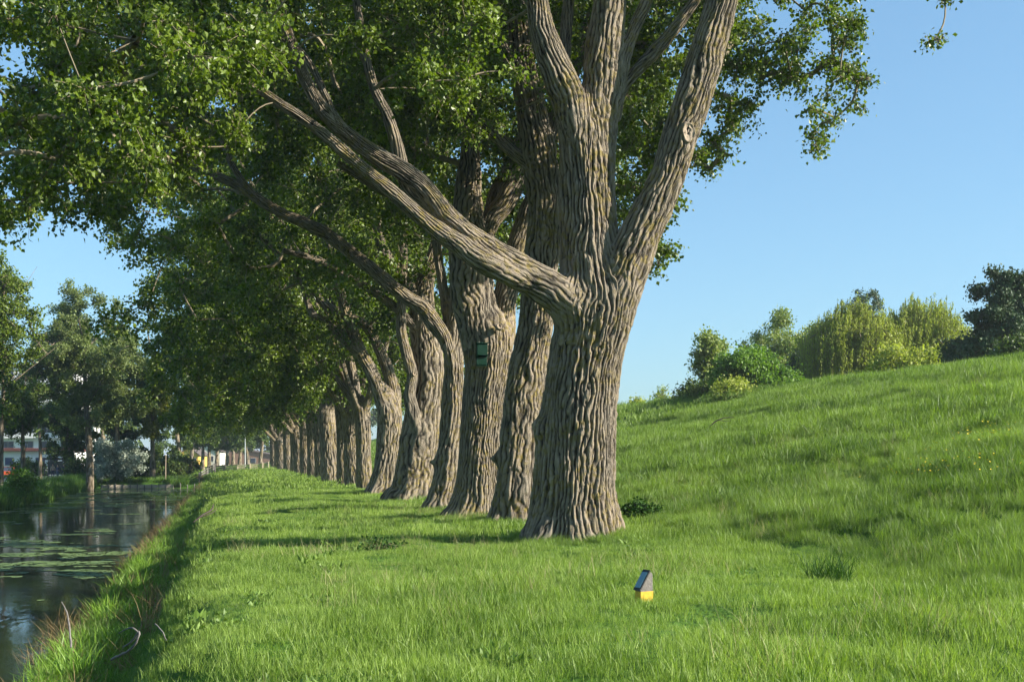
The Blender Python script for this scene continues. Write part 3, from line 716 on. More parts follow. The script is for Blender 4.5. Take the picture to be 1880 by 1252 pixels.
# ---- nearest tree
DC = 23.7
T1 = [L([(1052, 1040, 84), (1053, 985, 80), (1055, 950, 76), (1056, 900, 72), (1060, 800, 69), (1070, 700, 67), (1084, 620, 67), (1094, 560, 66), (1090, 510, 50), (1085, 470, 34), (1082, 435, 14), (1080, 420, 4)], DC),
      L([(1092, 600, 50), (1090, 540, 56), (1082, 480, 53), (1079, 400, 50), (1076, 320, 47), (1073, 250, 43), (1070, 205, 27), (1070, 170, 12), (1070, 160, 3)], DC),
      L([(1068, 290, 30), (1052, 210, 32), (1030, 150, 31), (1008, 95, 26), (992, 40, 21), (984, -20, 19), (975, -120, 17)], DC-.2),
      L([(1090, 300, 34), (1098, 220, 36), (1103, 150, 35), (1110, 90, 34), (1119, 0, 29), (1128, -90, 27), (1130, -200, 24)], DC+.1),
      L([(1110, 600, 36), (1132, 540, 42), (1152, 490, 41), (1176, 430, 36), (1204, 375, 33), (1228, 320, 31), (1252, 240, 31.5), (1272, 180, 32), (1292, 110, 31), (1312, 50, 29), (1328, -10, 28), (1350, -110, 25), (1368, -220, 22)], DC-.3),
      L([(1092, 630, 34, .0), (1062, 575, 40, -.3), (1030, 545, 38, -.4), (985, 517, 33, -.5), (940, 492, 31, -.6), (893, 462, 28, -.7), (850, 428, 23, -.8), (812, 388, 19, -.9), (778, 345, 18, -1.0), (740, 315, 18, -1.1), (700, 292, 17, -1.2), (641, 250, 14, -1.3), (592, 203, 12.5, -1.5), (560, 145, 11, -1.6), (544, 100, 10, -1.7), (520, 40, 9, -1.8), (505, -40, 8, -1.8)], DC),
      L([(960, 512, 22, -.7), (900, 487, 21, -1.0), (850, 455, 19, -1.1), (806, 424, 16, -1.2), (765, 393, 14, -1.3), (722, 355, 13, -1.4), (688, 326, 12, -1.5), (650, 296, 11.5, -1.6), (614, 264, 11, -1.7), (580, 236, 9.5, -1.8), (547, 212, 9, -1.9), (512, 190, 8, -2), (480, 168, 7.5, -2.1), (420, 135, 6.5, -2.3), (340, 100, 5.5, -2.6), (250, 75, 4, -3)], DC),
      L([(1128, 215, 12), (1137, 170, 12), (1160, 140, 11), (1190, 108, 12), (1233, 60, 11), (1277, 0, 9), (1320, -70, 7), (1400, -140, 5)], DC+.3),
      L([(1130, 180, 13), (1144, 112, 13), (1158, 70, 11), (1172, 35, 11), (1190, -5, 10), (1210, -70, 8)], DC+.1),
      L([(880, 445, 12, -.9), (815, 395, 10, -1.0), (752, 350, 12, -.6), (735, 290, 12, -.6), (712, 215, 10, -.6), (688, 165, 9, -.6), (668, 90, 8, -.6), (655, 10, 7, -.6)], DC),
      L([(1040, 190, 12, .5), (1036, 120, 11, .6), (1040, 50, 11, .7), (1046, -40, 10, .8)], DC),
      L([(625, 240, 7, -1.4), (600, 180, 6, -1.4), (560, 105, 6.5, -1.2), (500, 60, 6, -1.1), (440, 45, 5, -1)], DC)]
x0, y0 = root_at(1053, DC)
org = np.array([x0, y0, float(hgt(x0, y0))])
t1 = empty('poplar_tree', org)
tag(t1, 'huge nearest poplar with furrowed trunk forking into three limbs beside the grass slope', 'tree', GRP)
for k, (dd, r1) in ((2, (6, .05)), (3, (9, .06)), (4, (7, .05)), (5, (3, .03)), (7, (3, .02)), (8, (3, .02)), (9, (3, .02)), (10, (3, .03))): extend(T1[k], dd, r1, seed=k)
kn = [(W(985, 785, DC-.2), .20, .16), (W(990, 800, DC-.3), .1, .05), (W(1045, 590, DC-.9), .16, .07), (W(1000, 520, DC-1), .12, .05), (W(1253, 262, DC-.7), .15, .035), (W(1070, 790, DC-.8), .22, .05), (W(1120, 640, DC-.8), .15, .06)]
skeleton_mesh('t', T1, range(len(T1)), t1, org, 420, .02, .070, .064, 1, M['bark'], base=org[2], knots=kn, ku=.15)
# pale healed scar where a branch was sawn off
def scar(px, py, dc, rx, rz, parent, org, face, hole=True, name='branch_scar'):
    c = W(px, py, dc); n = np.array(face, float); n /= np.linalg.norm(n); u = np.cross([0, 0, 1.], n); u /= np.linalg.norm(u); v = np.cross(n, u)
    rings = [(1.15, -.10), (1.1, -.01), (1.0, .022), (.88, .02), (.82, .004), (.55, .012), (.34, .006), (.28, -.05), (.0, -.05)]
    k = 22; a = np.arange(k)/k*2*np.pi; V = []
    for (s_, h_) in rings:
        wob = 1+.05*np.sin(3*a+1)+.03*np.sin(7*a)
        hx, hz, ho = (.62, 1.35, .16) if s_ < .4 else (1, 1, 0)
        for q in range(k): V.append(c+u*(math.cos(a[q])*hx*s_*wob[q]-ho*.6)*rx+v*(math.sin(a[q])*s_*hz*wob[q]+ho)*rz+n*(h_+.012*math.sin(5*a[q]+s_*9)))
    Q = [(i*k+q, i*k+(q+1) % k, (i+1)*k+(q+1) % k, (i+1)*k+q) for i in range(len(rings)-1) for q in range(k)]
    fm = [0 if i < 3 else (1 if i < 6 else 2) for i in range(len(rings)-1) for q in range(k)]
    V = np.array(V)
    me = mesh(name, V-org, Q, mats=[M['bark'], M['wood_cut'], M['hair'] if hole else M['wood_cut']], fmat=fm, smooth=True,
              attrs={'crev': ('FLOAT', np.full(len(V), .75)), 'bark': ('FLOAT_VECTOR', V*5)})
    o = obj(name, me, parent); return o
camdir = -np.array([SY, CY, 0])
o = scar(1264, 243, DC-.3-.35, .135, .19, t1, org, camdir+np.array([.35, 0, 0])); o['label'] = 'pale oval scar of a sawn off branch with dark hole'
R_ = np.random.default_rng(100)
S = []
# right-hand skirts against the sky
S += clumps([(1190, -60), (1400, -60), (1560, -50), (1560, 40), (1480, 80), (1420, 130), (1400, 200), (1340, 240), (1290, 300), (1240, 380), (1200, 440), (1150, 440), (1140, 250), (1180, 100)], 62, 25.5, 30, .35, .7, 101)
S += clumps([(1440, 60), (1580, 10), (1570, 110), (1560, 200), (1520, 235), (1490, 190), (1430, 150)], 16, 25, 27.5, .3, .55, 102)
S += clumps([(1470, 200), (1530, 180), (1545, 235), (1500, 280), (1480, 260)], 6, 25.3, 26.3, .25, .4, 103)
S += clumps([(1575, 130), (1600, 125), (1600, 150), (1560, 155)], 2, 25.5, 26, .2, .3, 104)
S += clumps([(1560, 185), (1600, 180), (1590, 200), (1560, 200)], 2, 25.5, 26, .15, .25, 105)
S += clumps([(1500, -160), (1720, -130), (1740, -60), (1600, -40), (1500, -40)], 14, 23.5, 26, .35, .6, 116)
S += clumps([(1725, -40), (1800, -40), (1790, 5), (1745, 40), (1725, 20)], 5, 23, 24, .2, .4, 106)
S += clumps([(1725, 55), (1745, 50), (1745, 80), (1715, 85), (1700, 85)], 3, 23, 23.8, .12, .22, 107)
S += clumps([(1200, 440), (1225, 400), (1235, 460), (1205, 500), (1185, 490)], 5, 26, 28, .25, .4, 108)
S += clumps([(1270, 260), (1330, 240), (1330, 310), (1290, 325)], 5, 26, 28, .3, .45, 109)
# skirts over the path and the canal
S += clumps([(-120, -80), (560, -80), (520, 60), (440, 180), (400, 250), (330, 330), (240, 360), (180, 390), (100, 370), (40, 400), (-120, 380)], 75, 17.5, 24.5, .45, .85, 110)
S += clumps([(560, -80), (940, -80), (940, 250), (860, 250), (800, 180), (700, 170), (640, 120)], 40, 21.5, 27, .4, .75, 111)
S += clumps([(640, 20), (940, -40), (950, 200), (880, 260), (800, 300), (740, 200)], 10, 20.8, 22.3, .3, .5, 112)
S += clumps([(200, 80), (420, 180), (500, 250), (420, 330), (330, 370), (250, 300)], 18, 20.5, 24, .35, .6, 113)
upp = crown_volume(x0, y0, 120, 120, top=23, zlo=((-11, 10.6), (6, 11.2)), xr=(-11.5, 7.5), yr=6, r=(1.1, 1.7), wt=.28)
S += upp
make_crown('crown', S, skel_pts(T1[1:], .45), t1, org, .088, 160000, 130, M['leaf'], spread=.09, twigs=16)

# ---- second tree: thick stem rising behind the first
DC = 28.4
T2 = [L([(942, 1015, 52), (943, 965, 47), (945, 940, 42), (950, 880, 38), (955, 800, 36), (962, 730, 36), (972, 660, 33), (984, 600, 31), (988, 540, 30), (996, 460, 30), (1000, 400, 30), (998, 340, 31), (990, 280, 31), (976, 210, 27), (964, 150, 24), (958, 90, 22), (950, 20, 20), (944, -60, 18)], DC),
      L([(988, 310, 12), (955, 290, 12), (925, 265, 11), (895, 238, 10), (865, 215, 9), (820, 180, 7), (770, 120, 5)], DC),
      L([(988, 330, 14, .4), (1010, 240, 14, .8), (1050, 140, 13, 1.2), (1090, 20, 11, 1.6)], DC),
      L([(966, 170, 12), (930, 100, 11), (880, 40, 10), (820, -30, 8), (700, -100, 5)], DC-.3)]
x0, y0 = root_at(943, DC); org = np.array([x0, y0, float(hgt(x0, y0))])
t2 = empty('poplar_tree', org); tag(t2, 'slimmer second poplar half hidden behind the huge nearest trunk with one long upright stem', 'tree', GRP)
extend(T2[0], 7, .06); extend(T2[2], 5, .04); extend(T2[3], 3, .03)
kn = [(W(918, 840, DC-.1), .16, .17), (W(922, 745, DC-.3), .13, .12)]
skeleton_mesh('t', T2, range(len(T2)), t2, org, 280, .028, .055, .066, 20, M['bark'], base=org[2], knots=kn)
S = clumps([(760, -60), (950, -60), (945, 220), (930, 290), (870, 230), (800, 160)], 16, 27, 31, .4, .8, 141)
S += clumps([(1000, -60), (1250, -60), (1250, 300), (1180, 440), (1140, 420), (1130, 200), (1040, 100)], 26, 29, 34, .4, .9, 142)
S += clumps([(-100, 60), (300, 0), (400, 220), (300, 270), (220, 400), (110, 380), (0, 430), (-100, 400)], 30, 24, 31, .5, .9, 143)
S += crown_volume(x0, y0, 110, 145, xr=(-11, 7.5), zlo=((-11, 7.5), (-8, 9), (-2, 9.3), (0, 9), (4, 10), (7.5, 12)), wt=.6)
make_crown('crown', S, skel_pts(T2, .5), t2, org, .11, 90000, 146, M['leaf'], spread=.11, twigs=14)

# ---- third tree, carries the bat box
DC = 33.0
T3 = [L([(868, 1000, 56), (870, 958, 52), (873, 935, 46), (878, 900, 42), (881, 850, 39), (883, 800, 37), (888, 740, 38), (893, 690, 41), (896, 650, 45), (895, 612, 42), (893, 580, 26), (893, 550, 8), (893, 540, 3)], DC),
      L([(885, 640, 34), (876, 590, 38), (868, 540, 39), (863, 490, 38), (860, 430, 32), (858, 370, 26), (862, 310, 20), (868, 240, 13), (872, 160, 11), (870, 80, 10)], DC),
      L([(912, 660, 22), (922, 610, 24), (926, 560, 22), (938, 500, 21), (955, 440, 20), (975, 380, 18), (1000, 300, 16), (1020, 220, 14)], DC+.3),
      L([(880, 450, 16, .2), (905, 400, 18, .2), (930, 368, 19, .2), (950, 320, 18, .3), (975, 250, 15, .5), (990, 160, 12, .8)], DC),
      L([(893, 420, 10, .6), (908, 352, 10, .6), (933, 308, 9.5, .7), (962, 240, 8, .9)], DC),
      L([(862, 470, 10, -.2), (820, 420, 9, -.6), (770, 380, 8, -1), (700, 350, 7, -1.5), (620, 300, 6, -2)], DC)]
x0, y0 = root_at(870, DC); org = np.array([x0, y0, float(hgt(x0, y0))])
t3 = empty('poplar_tree', org); tag(t3, 'third poplar from the front whose lit trunk carries the green bat box', 'tree', GRP)
for k in (1, 2, 3): extend(T3[k], 7, .05, seed=k)
kn = [(W(912, 600, DC-.75), .15, .14), (W(925, 830, DC), .1, .06)]
skeleton_mesh('t', T3, range(len(T3)), t3, org, 300, .03, .055, .066, 40, M['bark'], base=org[2], knots=kn)
o = scar(918, 599, DC-.80, .10, .08, t3, org, camdir+np.array([.3, -.2, .35])); o['label'] = 'raised collar of a broken branch stub'
S = clumps([(700, 40), (950, 40), (960, 240), (840, 300), (740, 280)], 14, 31, 36, .4, .8, 151)
S += clumps([(-60, 200), (260, 180), (280, 260), (230, 420), (150, 440)], 18, 29, 36, .5, .9, 152)
S += clumps([(920, 250), (965, 240), (965, 480), (945, 600), (905, 520)], 8, 37, 40, .5, .8, 153)
S += crown_volume(x0, y0, 110, 155, xr=(-11, 7.5), zlo=((-11, 9.0), (-8, 10.2), (-3, 10.2), (0, 9), (4, 10), (7.5, 11.5)), wt=.7)
make_crown('crown', S, skel_pts(T3[1:], .4), t3, org, .115, 82000, 156, M['leaf'], spread=.12)

# ---- fourth tree: dark limb reaching far left
DC = 38.0
T4 = [L([(806, 975, 31), (808, 940, 30), (812, 920, 26), (819, 880, 23), (826, 820, 22), (831, 760, 21), (833, 700, 19), (834, 650, 17), (836, 600, 17), (842, 540, 17), (846, 460, 15), (850, 380, 12)], DC),
      L([(832, 670, 9), (818, 625, 13), (795, 590, 15), (775, 566, 14), (745, 545, 13), (715, 522, 12.5), (680, 492, 12), (645, 465, 12), (600, 430, 11.5), (560, 410, 10.5), (520, 393, 9.5), (478, 368, 9), (440, 343, 8.5), (395, 322, 8), (350, 303, 8), (300, 287, 7), (240, 262, 5)], DC-.2),
      L([(824, 640, 12, .2), (826, 600, 12, .2), (822, 570, 11, .1), (812, 520, 9, 0), (800, 440, 8, 0), (790, 350, 7, 0)], DC),
      L([(470, 365, 6), (430, 310, 6), (400, 250, 5), (350, 180, 4)], DC-.2)]
x0, y0 = root_at(808, DC); org = np.array([x0, y0, float(hgt(x0, y0))])
t4 = empty('poplar_tree', org); tag(t4, 'narrow fourth poplar with a long dark limb arching left under the canopy', 'tree', GRP)
extend(T4[0], 8, .05); extend(T4[2], 5, .04)
kn = [(W(797, 848, DC-.1), .16, .15)]
skeleton_mesh('t', T4, range(len(T4)), t4, org, 230, .035, .055, .07, 60, M['bark'], base=org[2], knots=kn)
S = clumps([(230, 200), (430, 200), (560, 330), (420, 300), (300, 260), (200, 260)], 16, 39.5, 43, .5, .9, 161)
S += crown_volume(x0, y0, 130, 165, xr=(-11, 7), zlo=((-11, 11.6), (-8, 11.4), (-5, 10.4), (-2.5, 9), (0, 8.6), (4, 9), (7, 11)))
make_crown('crown', S, skel_pts(T4, .4), t4, org, .125, 72000, 166, M['leaf'])

# ---- fifth tree
DC = 44.4
T5 = [L([(750, 950, 45), (752, 920, 41), (757, 900, 37), (762, 860, 36), (768, 820, 35), (777, 770, 33), (784, 710, 31), (785, 660, 29), (780, 610, 26), (776, 560, 21), (782, 510, 15), (796, 470, 12), (808, 400, 10), (815, 300, 8)], DC),
      L([(768, 790, 12, -.5), (758, 755, 12, -.7), (752, 725, 10.5, -.7), (757, 690, 10, -.7), (748, 655, 10, -.7), (738, 615, 9.5, -.7), (737, 560, 8.5, -.7), (741, 480, 7, -.7), (739, 400, 6.5, -.7), (735, 330, 6, -.7)], DC),
      L([(776, 600, 12), (758, 540, 11), (725, 490, 10), (700, 450, 9), (690, 390, 8), (684, 330, 7)], DC-.2),
      L([(760, 600, 8, -.3), (720, 560, 8, -.5), (660, 520, 7, -1), (590, 480, 6, -1.5), (520, 460, 5, -2)], DC)]
x0, y0 = root_at(752, DC); org = np.array([x0, y0, float(hgt(x0, y0))])
t5 = empty('poplar_tree', org); tag(t5, 'stout fifth poplar with a crooked side branch ending in a pale cut stub', 'tree', GRP)
extend(T5[0], 7, .05); extend(T5[1], 3, .03); extend(T5[2], 5, .04)
skeleton_mesh('t', T5, range(len(T5)), t5, org, 190, .045, .055, .08, 80, M['bark'], base=org[2])
o = scar(761, 686, DC-.90, .08, .08, t5, org, camdir+np.array([.5, 0, .1]), hole=False, name='cut_stub')
S = crown_volume(x0, y0, 145, 175, xr=(-11, 7), zlo=((-11, 5.5), (-8, 6.8), (-5, 7.2), (-2, 7.6), (4, 8), (7, 10)))
make_crown('crown', S, skel_pts(T5, .4), t5, org, .13, 64000, 176, M['leaf'])

# ---- sixth tree: leaning limb
DC = 52.0
T6 = [L([(700, 935, 32), (702, 908, 29), (706, 885, 25), (711, 850, 22), (715, 800, 22), (716, 760, 22), (712, 730, 16), (706, 712, 8), (704, 700, 3)], DC),
      L([(712, 770, 14), (698, 722, 13.5), (680, 680, 12), (662, 645, 11), (648, 610, 10.5), (638, 580, 10), (625, 540, 9), (613, 500, 9), (607, 460, 7.5), (600, 400, 6)], DC-.2),
      L([(722, 770, 12), (724, 720, 12), (712, 680, 11), (696, 640, 10), (680, 610, 9), (660, 590, 8), (600, 560, 7), (540, 500, 6)], DC+.6),
      L([(660, 650, 8), (630, 625, 7), (600, 590, 7), (570, 570, 6), (545, 480, 5)], DC-.4),
      L([(640, 590, 9), (610, 570, 8), (585, 545, 9), (560, 500, 8), (545, 480, 7)], DC-.1)]
x0, y0 = root_at(702, DC); org = np.array([x0, y0, float(hgt(x0, y0))])
t6 = empty('poplar_tree', org); tag(t6, 'sixth poplar with bare pinkish leaning limb splitting off low to the left', 'tree', GRP)
for k in (1, 2, 4): extend(T6[k], 5, .04, seed=k)
skeleton_mesh('t', T6, range(len(T6)), t6, org, 150, .055, .055, .09, 100, M['bark'], base=org[2])
S = crown_volume(x0, y0, 145, 185, xr=(-11, 7), zlo=((-11, 5.0), (-8, 6.0), (-5, 6.6), (-2, 7), (4, 7), (7, 9.5)))
make_crown('crown', S, skel_pts(T6, .4), t6, org, .135, 60000, 186, M['leaf'])

# ---- the rest of the row: three built trees, copied
def generic(seed, r0, low):
    r = np.random.default_rng(seed)
    fork = 3.4+1.6*r.random(); c = r.normal(0, .12, 2)
    tr = [(0, 0, -.5, r0*1.15), (0, 0, 0, r0*1.1), (c[0]*.5, c[1]*.5, .8, r0), (c[0], c[1], 2.2, r0*.92), (c[0]*1.4, c[1]*1.4, fork, r0*.95), (c[0]*1.5, c[1]*1.5, fork+.5, r0*.6), (c[0]*1.6, c[1]*1.6, fork+1., r0*.1)]
    lines = [tr]; top = np.array([c[0]*1.4, c[1]*1.4, fork])
    for (dx, dy, rr) in ((-.45, .1, .42), (-.7, -.35, .34), (-.12, .15, .66), (.3, -.2, .45), (-.3, .5, .36)):
        d = np.array([dx, dy, 1.0])+r.normal(0, .12, 3); d /= np.linalg.norm(d); p = top-np.array([0, 0, .5]); R = r0*rr; ln = [(*p, R)]
        for k in range(9):
            p = p+d*1.25; d = d+np.array([-.03 if dx < 0 else .0, 0, .05])+r.normal(0, .09, 3); d /= np.linalg.norm(d)
            ln.append((*p, R*(1-k*.095)))
        lines.append(ln)
    e = empty('poplar_tree', (0, 0, 0)); org = np.zeros(3)
    skeleton_mesh('t', lines, range(len(lines)), e, org, 120, .08, .055, .11, seed, M['bark'], base=0.0)
    S = crown_volume(0, 0, 150, seed+1, xr=(-11.5, 7.5), zlo=((-11.5, low), (-8, low+.8), (-5, low+1.3), (-2, low+1.8), (5, low+2.2), (7.5, low+4.5)), top=21)
    make_crown('crown', S, skel_pts(lines, .4), e, org, .17, 60000, seed+2, M['leaf'], spread=.2, twigs=8, tw=.009)
    return e
G = [generic(300, .50, 3.6), generic(400, .56, 4.4), generic(500, .46, 3.2)]
rest = [(670, 59.5, 2, .85), (649, 64.9, 0, .9), (634, 69.3, 2, .95), (610, 77.8, 1, 1.12), (592, 85.8, 0, 1.0), (577, 93.7, 2, 1.05), (563, 102.6, 0, 1.0), (554, 109, 1, 1.0), (543, 118.6, 2, 1.05), (530, 132, 0, 1.05), (519, 146, 1, 1.0), (511, 158, 2, 1.05), (504, 170.5, 0, 1.1)]
desc = ['seventh poplar, thin trunk just left of the sixth with the pinkish leaning limb', 'eighth poplar in the receding row, straight trunk in half shade', 'ninth poplar in the row, slim trunk behind the eighth',
        'tenth poplar in the row, thicker and brighter than its neighbours', 'eleventh poplar in the row with a limb leaning out over the path', 'twelfth poplar in the row, dark trunk edge to edge with the next',
        'thirteenth poplar in the row, small dark trunk', 'fourteenth poplar in the row, small trunk before the darkest stretch', 'fifteenth poplar in the row, thin with distance', 'sixteenth poplar in the row, sixth from the far fence',
        'seventeenth poplar in the row, third from the last', 'eighteenth poplar in the row, last but one before the rail fence', 'farthest poplar of the row standing by the end of the rail fence']
used = set()
for (px, dc_, g_, sc), ds in zip(rest, desc):
    x, y = root_at(px, dc_)
    if g_ not in used: o = G[g_]; used.add(g_)
    else: o = copy_tree(G[g_])
    o.location = (x, y, float(hgt(x, y))); o.rotation_euler = (0, 0, rng.uniform(-.35, .35)); o.scale = (sc, sc, sc*rng.uniform(.92, 1.08))
    tag(o, ds, 'tree', GRP)

# ------------------------------------------------------------------ background trees
def blob_tree(name, loc, height, crown, nleaf, leaf, mat, seed, label, cat, group=None, trunk_r=.3, bark=None, base=.2, droop=.4, stems=1, ncl=45, cr=(.8, 1.4), spread=.25, nu=28):
    """trunk with limbs, crown from clumps inside ellipsoids: crown rows (dx,dy,dz,rx,ry,rz) in metres above loc"""
    r = np.random.default_rng(seed); e = empty(name, loc); tag(e, label, cat, group)
    org = np.zeros(3); lines = []
    for s_ in range(stems):
        c = r.normal(0, .25 if stems > 1 else .0, 2)
        ln = [(c[0]*.3, c[1]*.3, -.4, trunk_r*1.2)]; p = np.array([c[0]*.3, c[1]*.3, 0.]); d = np.array([c[0]*.5, c[1]*.5, 1.]); d /= np.linalg.norm(d)
        for k in range(7):
            ln.append((*p, trunk_r*(1.05-k*.14))); p = p+d*height*.82/6; d = d+r.normal(0, .05, 3); d /= np.linalg.norm(d)
        lines.append(ln)
        for q in range(4):
            k = r.integers(4, 7); p = np.array(ln[k][:3]); a = r.random()*6.28; d = np.array([math.cos(a), math.sin(a), .9]); l2 = [(*p, trunk_r*.4)]
            for z in range(4): p = p+d*height*.07; l2.append((*p, trunk_r*(.34-.07*z)))
            lines.append(l2)
    for l2 in lines:
        if l2[0][3] < trunk_r*.5:
            for k in range(len(l2)): l2[k] = (*l2[k][:3], l2[k][3]*.38)
    for k, ln in enumerate(lines):
        V, Q, T, bk, h = bark_tube(ln, [], nu if ln[0][3] > trunk_r*.5 else 8, .25, .03, .2, seed+k, None)
        nm = 'trunk' if ln[0][3] > trunk_r*.5 else 'limb'
        obj(nm, mesh(nm, V, Q, T, [bark or M['bark_dark']], attrs={'bark': ('FLOAT_VECTOR', bk), 'crev': ('FLOAT', h)}, smooth=True), e)
    S = []
    vol = np.array([c[3]*c[4]*c[5] for c in crown])**.67; vol /= vol.sum()
    for q in range(ncl):
        c = crown[r.choice(len(crown), p=vol)]
        d = r.normal(0, 1, 3); d /= np.linalg.norm(d); d *= r.random()**.38
        S.append((c[0]+d[0]*c[3], c[1]+d[1]*c[4], max(.3, c[2]+d[2]*c[5]), r.uniform(*cr), 1))
    make_crown('crown', S, skel_pts(lines, .25), e, org, leaf, nleaf, seed+5, mat, droop=droop, spread=spread, twigs=8, tw=.012)
    return e

def at(px, dc, z=None):
    p = W(px, 840, dc); zz = float(hgt(p[0], p[1], False)) if z is None else z
    return (p[0], p[1], zz)
def zt(py, dc): return CAMZ+(840-py)/F*dc

# left bank
BG = 'trees on the far bank of the canal'
def bank(px, dc, ytop, ybot, wpx, n, leaf, mat, seed, label, cat='tree', tr=.3, ncl=45, name='bank_tree', extra=None, crr=(.9, 1.5), grp=BG, droop=.4):
    l = at(px, dc); k = dc/F; h = zt(ytop, dc)-l[2]; zb = zt(ybot, dc)-l[2]; rx = wpx/2*k
    cr = [(0, 0, (h+zb)/2, rx, rx*.8, (h-zb)/2)]
    if extra: cr += [((a-px)*k, 0, zt(b, dc)-l[2], c*k, c*k*.8, d*k) for a, b, c, d in extra]
    return blob_tree(name, l, h, cr, n, leaf, mat, seed, label, cat, grp, tr, ncl=ncl, cr=crr, droop=droop)
bank(165, 128, 520, 800, 205, 78000, .20, M['leaf_soft'], 600, 'tall airy poplar on the far bank with a pale trunk by the water', tr=.42, ncl=130, extra=[(120, 640, 60, 70), (210, 720, 60, 70)])
bank(2, 92, 440, 765, 120, 34000, .20, M['leaf'], 610, 'dark leafy tree at the left edge of the picture on the far bank', tr=.2, ncl=85, extra=[(-40, 600, 70, 150)])
bank(42, 112, 680, 805, 95, 14000, .22, M['leaf_bank'], 615, 'thinner tree with yellowish lit trunk standing in front of the shop', tr=.27, ncl=40)
bank(74, 128, 625, 745, 150, 8000, .2, M['leaf_bank'], 617, 'airy thin crown screening the upper floors of the white block', tr=.2, ncl=40)
bank(122, 150, 730, 845, 100, 20000, .26, M['leaf_bank'], 618, 'small dark tree leaning over the bus shelter', tr=.25, ncl=36)
bank(215, 150, 620, 860, 140, 42000, .28, M['leaf_bank'], 620, 'broad dark tree behind the silvery shrub', tr=.4, ncl=60)
bank(280, 150, 650, 800, 70, 16000, .30, M['leaf_olive'], 625, 'yellow green tree glowing between darker crowns', tr=.35, ncl=36)
bank(330, 200, 640, 850, 150, 26000, .36, M['leaf_bank'], 630, 'dark distant tree behind the far end of the canal', tr=.4, ncl=45)
bank(190, 215, 590, 845, 150, 20000, .40, M['leaf_bank'], 640, 'large tree standing behind the street at the left', tr=.5, ncl=60)
bank(218, 138, 805, 880, 90, 15000, .22, M['leaf_silver'], 650, 'silvery willow shrub spreading over the far water edge', 'shrub', tr=.10, ncl=44, name='silver_shrub', crr=(.6, 1.0), grp=None, droop=.9)
bank(150, 141, 845, 880, 50, 6000, .24, M['leaf_bank'], 655, 'low dark bush between the pale trunk and the silvery shrub', 'shrub', tr=.08, ncl=20, name='bush', crr=(.5, .9), grp='low bushes on the far bank')
bank(262, 152, 820, 885, 70, 8000, .26, M['leaf_bank'], 656, 'dark rounded bush right of the silvery shrub', 'shrub', tr=.08, ncl=24, name='bush', crr=(.6, 1.0), grp='low bushes on the far bank')
bank(318, 160, 838, 880, 90, 8000, .26, M['leaf_bank'], 657, 'low green thicket above the end of the canal', 'shrub', tr=.06, ncl=26, name='bush', crr=(.5, .9), grp='low bushes on the far bank')
bank(60, 165, 848, 880, 70, 6000, .26, M['leaf_bank'], 658, 'clipped green bush between the car and the bus shelter', 'shrub', tr=.06, ncl=20, name='bush', crr=(.5, .9), grp='low bushes on the far bank')
bank(40, 88, 865, 910, 36, 4500, .16, M['leaf_bright'], 659, 'sapling with bright leaves at the reedy far shore', 'shrub', tr=.05, ncl=14, name='bush', crr=(.35, .6), grp='low bushes on the far bank')
# trees beyond the fence
k = 0
for px, dc_, yt in ((352, 215, 760), (372, 232, 770), (384, 246, 765), (398, 240, 770), (417, 228, 770), (428, 250, 780), (440, 236, 775), (455, 262, 770), (478, 225, 760)):
    k += 1
    ds = ['first', 'second', 'third', 'fourth', 'fifth', 'sixth', 'seventh', 'eighth', 'ninth'][k-1]
    l = at(px, dc_, -.4); h = zt(yt, dc_)-l[2]
    blob_tree('park_tree', l, h, [(0, 0, h*.72, 2.6, 2.4, h*.34)], 3600, .42, M['leaf_bank'], 700+k, ds+' from the left of the small pale trunked trees beyond the rail fence', 'tree', 'trees in the park beyond the fence', trunk_r=.42, ncl=14, bark=M['bark'], nu=14)
# distant wood closing the view
rr_ = np.random.default_rng(44)
wood = []
for q in range(260):
    x = rr_.uniform(-190, 60); y = 330+rr_.uniform(0, 60); wood.append((x, y, rr_.uniform(1, 17), rr_.uniform(2.5, 4), 1))
wood += [(rr_.uniform(-70, -38), rr_.uniform(235, 290), rr_.uniform(1, 13), rr_.uniform(2, 3.2), 1) for q in range(60)]
o = make_crown('distant_wood', wood, np.array([[-60, 340, 0.]]), None, np.zeros(3), 1.0, 42000, 900, M['leaf_bank'], grow=False, spread=.7, twigs=6, tw=.03)
tag(o, 'distant wood closing the view behind the park', 'wood', kind='stuff')

# right side, behind the dike
DG = 'trees and shrubs behind the dike'
bank(1305, 72, 600, 760, 72, 10000, .17, M['leaf_pale'], 800, 'slender pale green tree at the left end of the group behind the dike', tr=.1, ncl=24, name='birch_tree', crr=(.35, .7), grp=DG)
bank(1268, 74, 690, 770, 36, 3500, .15, M['leaf_bank'], 801, 'narrow dark shrub left of the slender pale tree', 'shrub', tr=.06, ncl=14, name='bush', crr=(.3, .5), grp=DG)
bank(1310, 70, 690, 770, 80, 9000, .16, M['leaf_bank'], 802, 'dark green bush under the slender pale tree', 'shrub', tr=.06, ncl=26, name='bush', crr=(.4, .7), grp=DG)
bank(1395, 66, 640, 760, 165, 34000, .16, M['leaf_bright'], 803, 'bright green rounded bush below the greyish tree', 'shrub', tr=.08, ncl=46, name='bush', crr=(.45, .8), grp=DG)
bank(1450, 86, 575, 740, 185, 30000, .14, M['leaf_pale'], 804, 'greyish thinly leaved spreading tree behind the bright bush', tr=.16, ncl=70, name='spreading_tree', crr=(.5, .9), grp=DG)
bank(1345, 62, 700, 770, 80, 9000, .12, M['leaf_willow'], 805, 'low yellowish shrub at the foot of the bright bush', 'shrub', tr=.05, ncl=26, name='bush', crr=(.3, .55), grp=DG)
